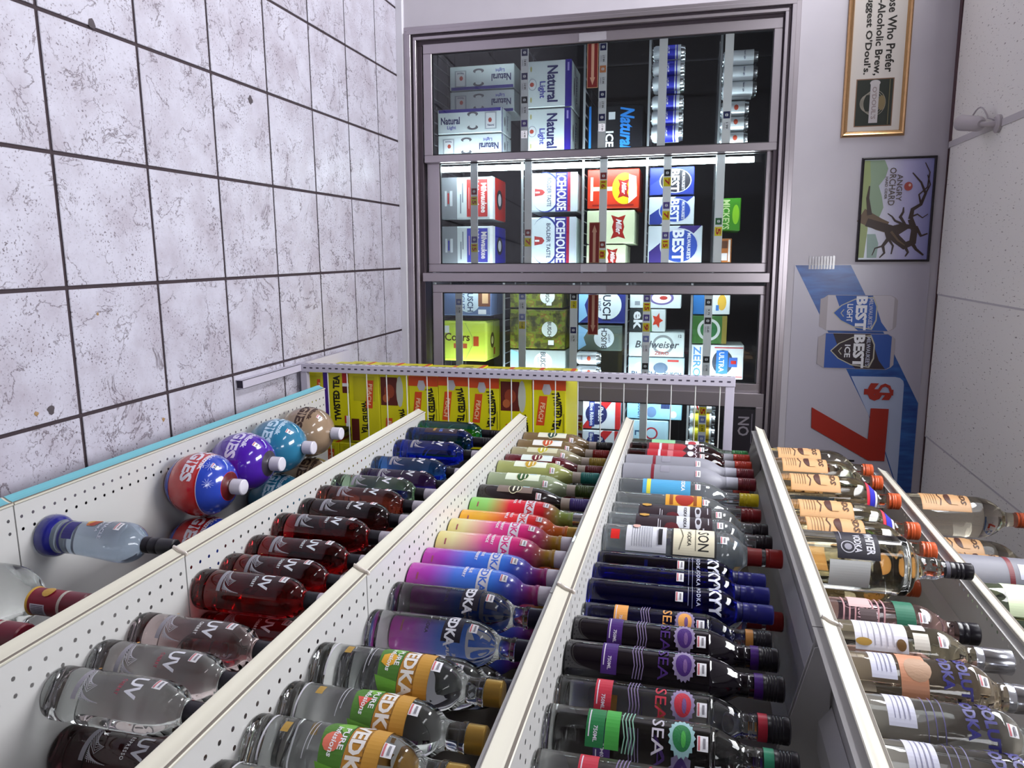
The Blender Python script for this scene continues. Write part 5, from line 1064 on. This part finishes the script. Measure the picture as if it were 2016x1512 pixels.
# ---- fourth shelf up ----------------------------------------------------
S4 = 'bottles on the fourth shelf up'
row3 = [('grn', 1.142, 0.812, 'pale green tinted spirit bottle at far end of fourth shelf up'), ('mar', 1.133, 0.735, 'maroon bottle with orange-red cap, farther of two'), ('mar', 1.132, 0.657, 'maroon bottle with orange-red cap, nearer of two'), ('fro', 1.129, 0.573, 'frosted grey bottle with dark red cap, farther of two'), ('fro', 1.131, 0.492, 'frosted grey bottle with dark red cap, nearer of two'),
        ('bll', 1.147, 0.414, 'clear bottle with blue label and yellow cap'), ('orl', 1.160, 0.338, 'clear bottle with orange label and dark red cap'), ('oth', 1.166, 0.250, 'clear bottle with dark label and large zero, farther of two'), ('oth', 1.158, 0.157, 'clear bottle with dark label and large zero, nearer of two'), ('son', 1.152, 0.064, 'large clear bottle with white back label and cream front label'),
        ('sky', 1.168, -0.020, 'cobalt blue vodka bottle, farthest of three'), ('sky', 1.162, -0.094, 'cobalt blue vodka bottle, middle of three'), ('sky', 1.161, -0.168, 'cobalt blue vodka bottle, nearest of three'), ('sea_peach', 1.172, -0.245, 'clear sun-printed vodka bottle with orange band under the cap'), ('sea_purp', 1.149, -0.340, 'dark sun-printed vodka bottle with purple band, at the shelf joint'),
        ('sea_purp', 1.149, -0.418, 'dark sun-printed vodka bottle with purple band, just past the shelf joint'), ('sea_red', 1.163, -0.493, 'clear sun-printed vodka bottle with red label beside the dark purple one'), ('sea_green', 1.155, -0.577, 'clear sun-printed vodka bottle with green labels'), ('sea_red', 1.166, -0.655, 'clear sun-printed vodka bottle with red label nearest the camera')]
for k, x, y, lb in row3: bottle(k, x, y, Z3, lb, S4, a=206 if k.startswith('se') else 198)
for k, x, y, lb in (('sky', 1.246, -0.140, 'cobalt blue vodka bottle in the second row'), ('sea_peach', 1.234, -0.385, 'clear sun-printed vodka bottle with orange band in the second row'), ('sea_purp', 1.232, -0.470, 'dark sun-printed vodka bottle in the second row'), ('son', 1.256, 0.000, 'large clear bottle with cream label in the second row'), ('fro', 1.222, 0.530, 'frosted grey bottle in the second row'), ('mar', 1.220, 0.690, 'maroon bottle in the second row'), ('orl', 1.258, 0.310, 'clear bottle with orange label in the second row'), ('mar', 1.262, 0.110, 'maroon bottle behind the large cream-labelled one')):
    bottle(k, x, y, Z3, lb, S4, a=200)
# ---- fifth shelf up -----------------------------------------------------
S5 = 'bottles on the fifth shelf up'
row4 = [('jug', 1.160, 0.794, 'tan-labelled large bottle with orange cap at far end of fifth shelf up'), ('jug', 1.160, 0.680, 'tan-labelled large bottle with orange cap second from far end of fifth shelf up'), ('jug_tag', 1.152, 0.500, 'tan-labelled large bottle with red, white and blue neck tag standing forward'), ('jug_tag', 1.165, 0.330, 'tan-labelled large bottle just past the forward one'), ('jug', 1.165, 0.210, 'tan-labelled large bottle right behind the black-capped clear one'),
        ('wat', 1.138, 0.050, 'large clear vodka bottle with black label and long black cap'), ('pk', 1.166, -0.150, 'rose tinted bottle with dark green band and black cap'), ('rum', 1.160, -0.245, 'clear bottle with white label and silver cap'), ('abs_t', 1.165, -0.340, 'tan tinted bottle with bold blue letters and silver cap'), ('abs_c', 1.172, -0.440, 'clear bottle with bold blue letters and silver cap'), ('abs_c', 1.172, -0.540, 'clear bottle with bold blue letters at the picture edge')]
for k, x, y, lb in row4: bottle(k, x, y, Z4, lb, S5, a=206 if k.startswith('jug') else (197 if k == 'wat' else (190 if k.startswith('abs') else 200)))
for k, x, y, lb in (('jug', 1.280, 0.750, 'tan-labelled large bottle in the second row, farthest'), ('jug', 1.275, 0.600, 'tan-labelled large bottle in the second row, third from far end'), ('jug', 1.285, 0.430, 'tan-labelled large bottle in the second row, behind the tagged one'), ('jug', 1.285, 0.290, 'tan-labelled large bottle in the second row, nearest'), ('wat', 1.285, -0.030, 'large clear vodka bottle with black label in the second row')):
    bottle(k, x, y, Z4, lb, S5, a=208)
# ---- top shelf ----------------------------------------------------------
S6 = 'bottles on the top shelf'
spec('gjug', 'jug', glass('pale_lime', '#d8f0c8'), (0.270, 0.298, 0.0200, JC), (), lambda P: (P.rect(-0.05, 0.05, 0.05, 0.14, ink('#d9e6c0')), P.rect(-0.05, 0.05, 0.10, 0.12, ink('#8ac47a'))), None)
spec('fjug', 'jug', G_FROST, (0.270, 0.298, 0.0200, JC), (), lambda P: (P.rect(-0.05, 0.05, 0.10, 0.110, ink('#7a2c34')), P.rect(0.0, 0.036, 0.12, 0.15, ink('#cfd0e0'))), None)
for k, x, y, lb in (('jug', 1.232, 0.660, 'tan-labelled large bottle at far end of the top shelf'), ('jug', 1.310, 0.545, 'tan-labelled large bottle on the top shelf, second from far end'), ('jug', 1.300, 0.420, 'tan-labelled large bottle on the top shelf, third from far end'), ('fjug', 1.245, 0.270, 'frosted grey large bottle on the top shelf'), ('gjug', 1.250, 0.135, 'lime tinted large bottle on the top shelf at the picture edge')):
    bottle(k, x, y, Z5, lb, S6, a=205)

# ================================================================== THINGS ON THE BACK WALL AND CEILING
def wall_empty(name, s, off, z): return empty(name, wall_pt(s, off, z), WY)
# gold framed notice (runs on past the left edge of the picture)
GOLD = mat('gold_moulding', '#c29a6c', 0.22, metal=0.85)
sg = tag(wall_empty('framed_notice', -0.36, 0, 2.125), 'long gold framed notice with black printed lines and a dark badge', 'framed sign')
W2, H2 = 0.425, 0.124; b = MB()
pr = [(0.0, 0.0), (-0.010, 0.002), (-0.016, 0.008), (-0.012, 0.014), (-0.014, 0.020), (-0.006, 0.024), (0.0, 0.024)]
def mould(b, x0, x1, z0, z1, m):
    """moulded frame: profile (y, inset) swept round the rectangle with mitres"""
    n = len(pr); vs = []
    for (cx, cz, sx, sz) in ((x0, z0, 1, 1), (x1, z0, -1, 1), (x1, z1, -1, -1), (x0, z1, 1, -1)):
        vs += [(cx+sx*i, y, cz+sz*i) for y, i in pr]
    fs = []
    for c in range(4):
        for k in range(n):
            fs.append((c*n+k, ((c+1) % 4)*n+k, ((c+1) % 4)*n+(k+1) % n, c*n+(k+1) % n))
    b.add(vs, fs, m)
mould(b, -W2, W2, -H2, H2, GOLD); b.build('frame', sg)
MB().box(-W2+0.022, W2-0.022, -0.006, -0.002, -H2+0.022, H2-0.022, ink('#c9c2bc')).build('backing_card', sg)
P_ = Print(flat_map(0, -0.006, 0), seg=1); K = ink('#1e1a14')
P_.text('For Those Who Prefer', -0.04, 0.046, 0.034, K, w=0.42, bold=0.025); P_.text('A Non-Alcoholic Brew,', -0.03, 0.000, 0.034, K, w=0.42, bold=0.025); P_.text("We Suggest O'Doul's.", -0.03, -0.042, 0.034, K, w=0.41, bold=0.025)
P_.build('lettering', sg)
P_ = Print(flat_map(0, -0.006, 0), seg=1); x0, x1, z0, z1 = 0.192, 0.384, -0.076, 0.070
P_.rect(x0, x1, z0, z1, ink('#7a5a44')); P_.rect(x0+0.004, x1-0.004, z0+0.004, z1-0.004, ink('#20261f')); cx, cz = (x0+x1)/2+0.002, -0.002
for k in range(5): P_.ring(cx, cz-0.006*k, 0.052-0.004*k, 0.044-0.003*k, 0.0022, ink('#8a8478'))
P_.ell(cx, cz+0.028, 0.030, 0.014, ink('#7a6a4a')); P_.rect(cx-0.080, cx+0.080, cz-0.018, cz+0.016, ink('#b4aeb0')); P_.ell(cx-0.080, cz-0.001, 0.012, 0.020, ink('#b4aeb0')); P_.text("O'DOUL'S", cx, cz-0.001, 0.018, ink('#8a7c7c'), w=0.13, bold=0.02)
P_.rect(x0+0.006, x1-0.006, z1-0.018, z1-0.015, ink('#6a6448')); P_.build('badge', sg)
# framed orchard poster
ps = tag(wall_empty('framed_poster', 0.367, 0, 2.236), 'black framed poster of a gnarled tree with red apple', 'poster')
W3, H3 = 0.2165, 0.1435; b = MB(); DKF = mat('black_frame', '#1d151c', 0.35)
pr = [(0.0, 0.0), (-0.010, 0.0), (-0.012, 0.004), (-0.010, 0.009), (0.0, 0.009)]
mould(b, -W3, W3, -H3, H3, DKF); b.build('frame', ps)
def sky_print():
    m = mat('poster_sky', '#a9a8cf', 0.25); nt, N, L, b_ = nodes(m); t = N.new('ShaderNodeTexCoord'); sx = N.new('ShaderNodeSeparateXYZ'); mr = N.new('ShaderNodeMapRange'); mr.inputs['From Min'].default_value = -0.14; mr.inputs['From Max'].default_value = 0.14
    r = ramp(nt, [(0.0, '#b4c4ce'), (0.35, '#cbcadc'), (0.62, '#b6b2d8'), (1.0, '#8486bc')]); L.new(t.outputs['Object'], sx.inputs[0]); L.new(sx.outputs['Z'], mr.inputs['Value']); L.new(mr.outputs[0], r.inputs['Fac']); L.new(r.outputs['Color'], b_.inputs['Base Color']); return m
MB().box(-W3+0.006, W3-0.006, -0.005, -0.001, -H3+0.006, H3-0.006, sky_print()).build('picture', ps)
P_ = Print(flat_map(0, -0.005, 0), seg=1, de=0.0001); BK = ink('#3d2d28'); BK2 = ink('#6a5642'); GRN = ink('#8fa68c')
P_.shape([(-0.205, -0.120), (-0.205, -0.055), (-0.17, -0.040), (-0.135, -0.048), (-0.10, -0.072), (-0.06, -0.058), (-0.01, -0.048), (0.03, -0.062), (0.03, -0.120)], GRN)
P_.shape([(-0.205, -0.135), (0.20, -0.135), (0.20, -0.112), (0.08, -0.104), (-0.02, -0.112), (-0.12, -0.104), (-0.205, -0.112)], ink('#9aa872')); P_.shape([(0.10, -0.105), (0.20, -0.100), (0.20, -0.062), (0.14, -0.058), (0.10, -0.072)], ink('#97b0a8'))
P_.line([(0.020, -0.134), (0.040, -0.098), (0.060, -0.060), (0.072, -0.030)], (0.060, 0.046), BK2); P_.line([(0.050, -0.110), (0.066, -0.060), (0.082, -0.010), (0.096, 0.020)], (0.034, 0.034), BK)
for pts, w0, w1 in (([(0.085, -0.02), (0.120, 0.010), (0.150, 0.045), (0.135, 0.075), (0.085, 0.078), (0.040, 0.060)], 0.030, 0.014), ([(0.040, 0.060), (0.0, 0.065), (-0.020, 0.095), (-0.065, 0.110), (-0.110, 0.090), (-0.150, 0.055)], 0.014, 0.003), ([(0.075, 0.0), (0.060, 0.040), (0.030, 0.020), (0.010, 0.030), (-0.010, 0.030)], 0.016, 0.003),
                    ([(0.095, 0.010), (0.070, 0.050), (0.075, 0.085), (0.110, 0.105), (0.100, 0.130)], 0.018, 0.004), ([(0.135, 0.070), (0.165, 0.090), (0.190, 0.120)], 0.012, 0.004), ([(0.150, 0.045), (0.178, 0.060), (0.195, 0.050)], 0.010, 0.003), ([(0.080, -0.030), (0.120, -0.020), (0.150, -0.040), (0.180, -0.032), (0.200, -0.050)], 0.016, 0.003),
                    ([(0.150, -0.040), (0.160, -0.070), (0.190, -0.080)], 0.006, 0.002), ([(0.120, -0.02), (0.150, 0.0), (0.185, -0.005)], 0.008, 0.003), ([(-0.020, 0.095), (-0.060, 0.085), (-0.090, 0.115), (-0.150, 0.120), (-0.190, 0.100)], 0.006, 0.002), ([(0.060, 0.03), (0.045, 0.0), (0.028, -0.012), (0.015, -0.030)], 0.008, 0.002), ([(-0.065, 0.110), (-0.10, 0.125), (-0.14, 0.112)], 0.005, 0.002), ([(0.030, 0.062), (0.020, 0.085), (0.035, 0.105), (0.020, 0.125)], 0.006, 0.002), ([(0.02, -0.1), (-0.05, -0.112), (-0.10, -0.108)], 0.014, 0.003)):
    P_.line(pts, (w0*1.35, w1*1.6), BK)
P_.line([(0.090, -0.012), (0.128, 0.018), (0.148, 0.045)], (0.010, 0.004), BK2); P_.ell(-0.095, 0.042, 0.018, 0.016, ink('#a84a44'), n=18); P_.ell(-0.100, 0.047, 0.006, 0.005, ink('#d8b4ac'), n=10)
P_.text('ANGRY', -0.090, 0.008, 0.022, ink('#5c5048'), w=0.110, bold=0.01); P_.text('ORCHARD', -0.095, -0.020, 0.026, ink('#5c5048'), w=0.155, bold=0.01); P_.text('HARD CIDER', -0.09, -0.043, 0.010, ink('#5c5048'), w=0.092)
P_.build('tree_print', ps)
# beer banner
bn = tag(wall_empty('price_banner', 1.20, 0, 2.115), 'white beer price banner with blue stripe, two cans and red seven', 'banner')
MB().box(-0.605, 0.56, -0.0025, -0.0005, -0.268, 0.272, ink('#b9b5c2', 0.3)).build('sheet', bn)
def stripe_mat():
    m = mat('banner_blue', '#2a58a4', 0.3); nt, N, L, b_ = nodes(m); t = N.new('ShaderNodeTexCoord'); mp = N.new('ShaderNodeMapping'); mp.inputs['Scale'].default_value = (40, 1, 8); mp.inputs['Rotation'].default_value = (0, 0.4, 0)
    n = N.new('ShaderNodeTexNoise'); n.inputs['Scale'].default_value = 1.0; n.inputs['Detail'].default_value = 4; r = ramp(nt, [(0.3, '#1c3c80'), (0.7, '#3468b4')]); L.new(t.outputs['Object'], mp.inputs[0]); L.new(mp.outputs[0], n.inputs['Vector']); L.new(n.outputs['Fac'], r.inputs['Fac']); L.new(r.outputs['Color'], b_.inputs['Base Color']); return m
BLU = stripe_mat(); LBL = ink('#aeb9d4'); BR = ink('#a02414')
def Q(*p): return [(s-1.20, z-2.115) for s, z in p]
P_ = Print(flat_map(0, -0.0025, 0), seg=1, de=0.00025)
P_.shape(Q((0.598, 1.850), (0.598, 2.076), (1.191, 2.384), (1.74, 2.384), (1.74, 2.33), (1.62, 2.33), (1.248, 2.188)), BLU)
P_.shape(Q((1.081, 2.107), (1.079, 2.285), (1.083, 2.305), (1.095, 2.318), (1.112, 2.322), (1.74, 2.326), (1.74, 2.315), (1.54, 2.315), (1.36, 2.25), (1.248, 2.188)), LBL)
P_.shape(Q((1.36, 2.246), (1.54, 2.31), (1.74, 2.31), (1.74, 1.90), (1.36, 1.90)), ink('#b9b5c2', 0.3))
def bcan(s0, s1, body, shield, word, stripe):
    z0, z1 = 1.962, 2.273; w_ = s1-s0; c = (s0+s1)/2; rim = ink('#a8a0a6')
    P_.shape(Q((s0+0.018, z0), (s1-0.018, z0), (s1-0.012, z0+0.014), (s1, z0+0.030), (s1, z1-0.030), (s1-0.010, z1-0.010), (s1-0.022, z1), (s0+0.022, z1), (s0+0.010, z1-0.010), (s0, z1-0.030), (s0, z0+0.030), (s0+0.012, z0+0.014)), rim)
    P_.shape(Q((s0+0.002, z0+0.030), (s1-0.002, z0+0.030), (s1-0.002, z1-0.030), (s1-0.012, z1-0.014), (s0+0.012, z1-0.014), (s0+0.002, z1-0.030)), ink(body))
    P_.shape(Q((s0+0.002, z1-0.10), (s0+0.002, z0+0.06), (s1-0.05, z0+0.10), (s1-0.002, z0+0.16), (s1-0.002, z1-0.032), (s1-0.04, z1-0.06)), ink(stripe))
    sh = [(c-w_*0.46, z0+0.215), (c-w_*0.40, z0+0.140), (c-w_*0.22, z0+0.085), (c, z0+0.052), (c+w_*0.22, z0+0.085), (c+w_*0.40, z0+0.140), (c+w_*0.46, z0+0.215), (c+w_*0.2, z0+0.232), (c-w_*0.2, z0+0.232)]
    P_.shape(Q(*sh), ink('#b8b4a4')); P_.shape(Q(*[(c+(s-c)*0.92, z0+0.142+(z-z0-0.142)*0.94) for s, z in sh]), ink(shield))
    P_.text('BEST', c-1.20, z0+0.168-2.115, 0.046, WHITE, w=w_*0.94, bold=0.045); P_.text("MILWAUKEE'S", c-1.20, z0+0.206-2.115, 0.017, ink('#b9bcd0'), w=w_*0.82); P_.text(word, c-1.20, z0+0.122-2.115, 0.024, WHITE, w=w_*(0.5 if len(word) > 3 else 0.36), bold=0.02)
    P_.line(Q((c-w_*0.10, z0+0.098), (c, z0+0.086), (c+w_*0.10, z0+0.098)), 0.004, ink('#b8b4a4'))
bcan(0.726, 0.882, '#c2bcc4', '#2a58ac', 'LIGHT', '#2a54a0'); bcan(0.892, 1.048, '#2a50a0', '#2a1c26', 'ICE', '#2a1c26')
P_.text('$', 1.147-1.20, 2.222-2.115, 0.118, BR, w=0.078, bold=0.05)
P_.shape(Q((1.226, 1.952), (1.319, 1.955), (1.456, 2.199), (1.455, 2.266), (1.220, 2.268), (1.220, 2.195), (1.360, 2.192)), BR)
P_.text('15', 1.482-1.20, 2.128-2.115, 0.030, BLACK, w=0.05)
P_.build('banner_print', bn)
# strips of clear tape on the banner's left edge
b = MB()
for k in range(9):
    z = -0.21 + 0.012*k; b.box(-0.640+random.uniform(-0.004, 0.004), -0.585, -0.0042, -0.0034, z, z+0.009, TAPE)
b.build('tape', bn)
# bullet security camera under the ceiling
cm = tag(empty('security_camera', (0.109, 1.537, CEIL)), 'white bullet security camera mounted on the ceiling', 'camera'); CAMW = mat('camera_white', '#b9b2b6', 0.4); LENSK = mat('camera_lens', '#1c1822', 0.1)
b = MB(); b.lathe([(0, -0.0005), (0.030, -0.0005), (0.031, -0.010), (0.024, -0.016), (0, -0.016)], CAMW, 24); b.build('mount_plate', cm, smooth=40)
b = MB(); b.tube([(0, 0, -0.012), (0.0, 0.006, -0.034), (-0.004, 0.020, -0.048), (-0.008, 0.040, -0.052)], [0.010, 0.010, 0.009, 0.009], CAMW, n=12); b.build('arm', cm, smooth=60)
b = MB(); d = Vector((-0.06, 0.30, -0.055)).normalized(); o = Vector((-0.006, 0.030, -0.052))
b.tube([o-d*0.012, o, o+d*0.01, o+d*0.11, o+d*0.118], [0.014, 0.022, 0.026, 0.028, 0.028], CAMW, n=20); b.tube([o+d*0.1181, o+d*0.119], 0.024, LENSK, n=20); b.tube([o+d*0.1182, o+d*0.126], 0.028, CAMW, n=20, cap=False); b.build('housing', cm, smooth=45)
pts = [Vector((-0.012, -0.008, -0.012))] + [o + Vector((-0.055*math.sin(t*PI), 0.02, 0)) + d*(0.062*t) + Vector((0, -0.03*(1-t), 0.028*(1-t))) for t in [k/10 for k in range(1, 10)]] + [o+d*0.06]
b = MB(); b.tube(pts, 0.0028, CAMW, n=6); b.build('cable', cm, smooth=60)
bpy.context.view_layer.update()
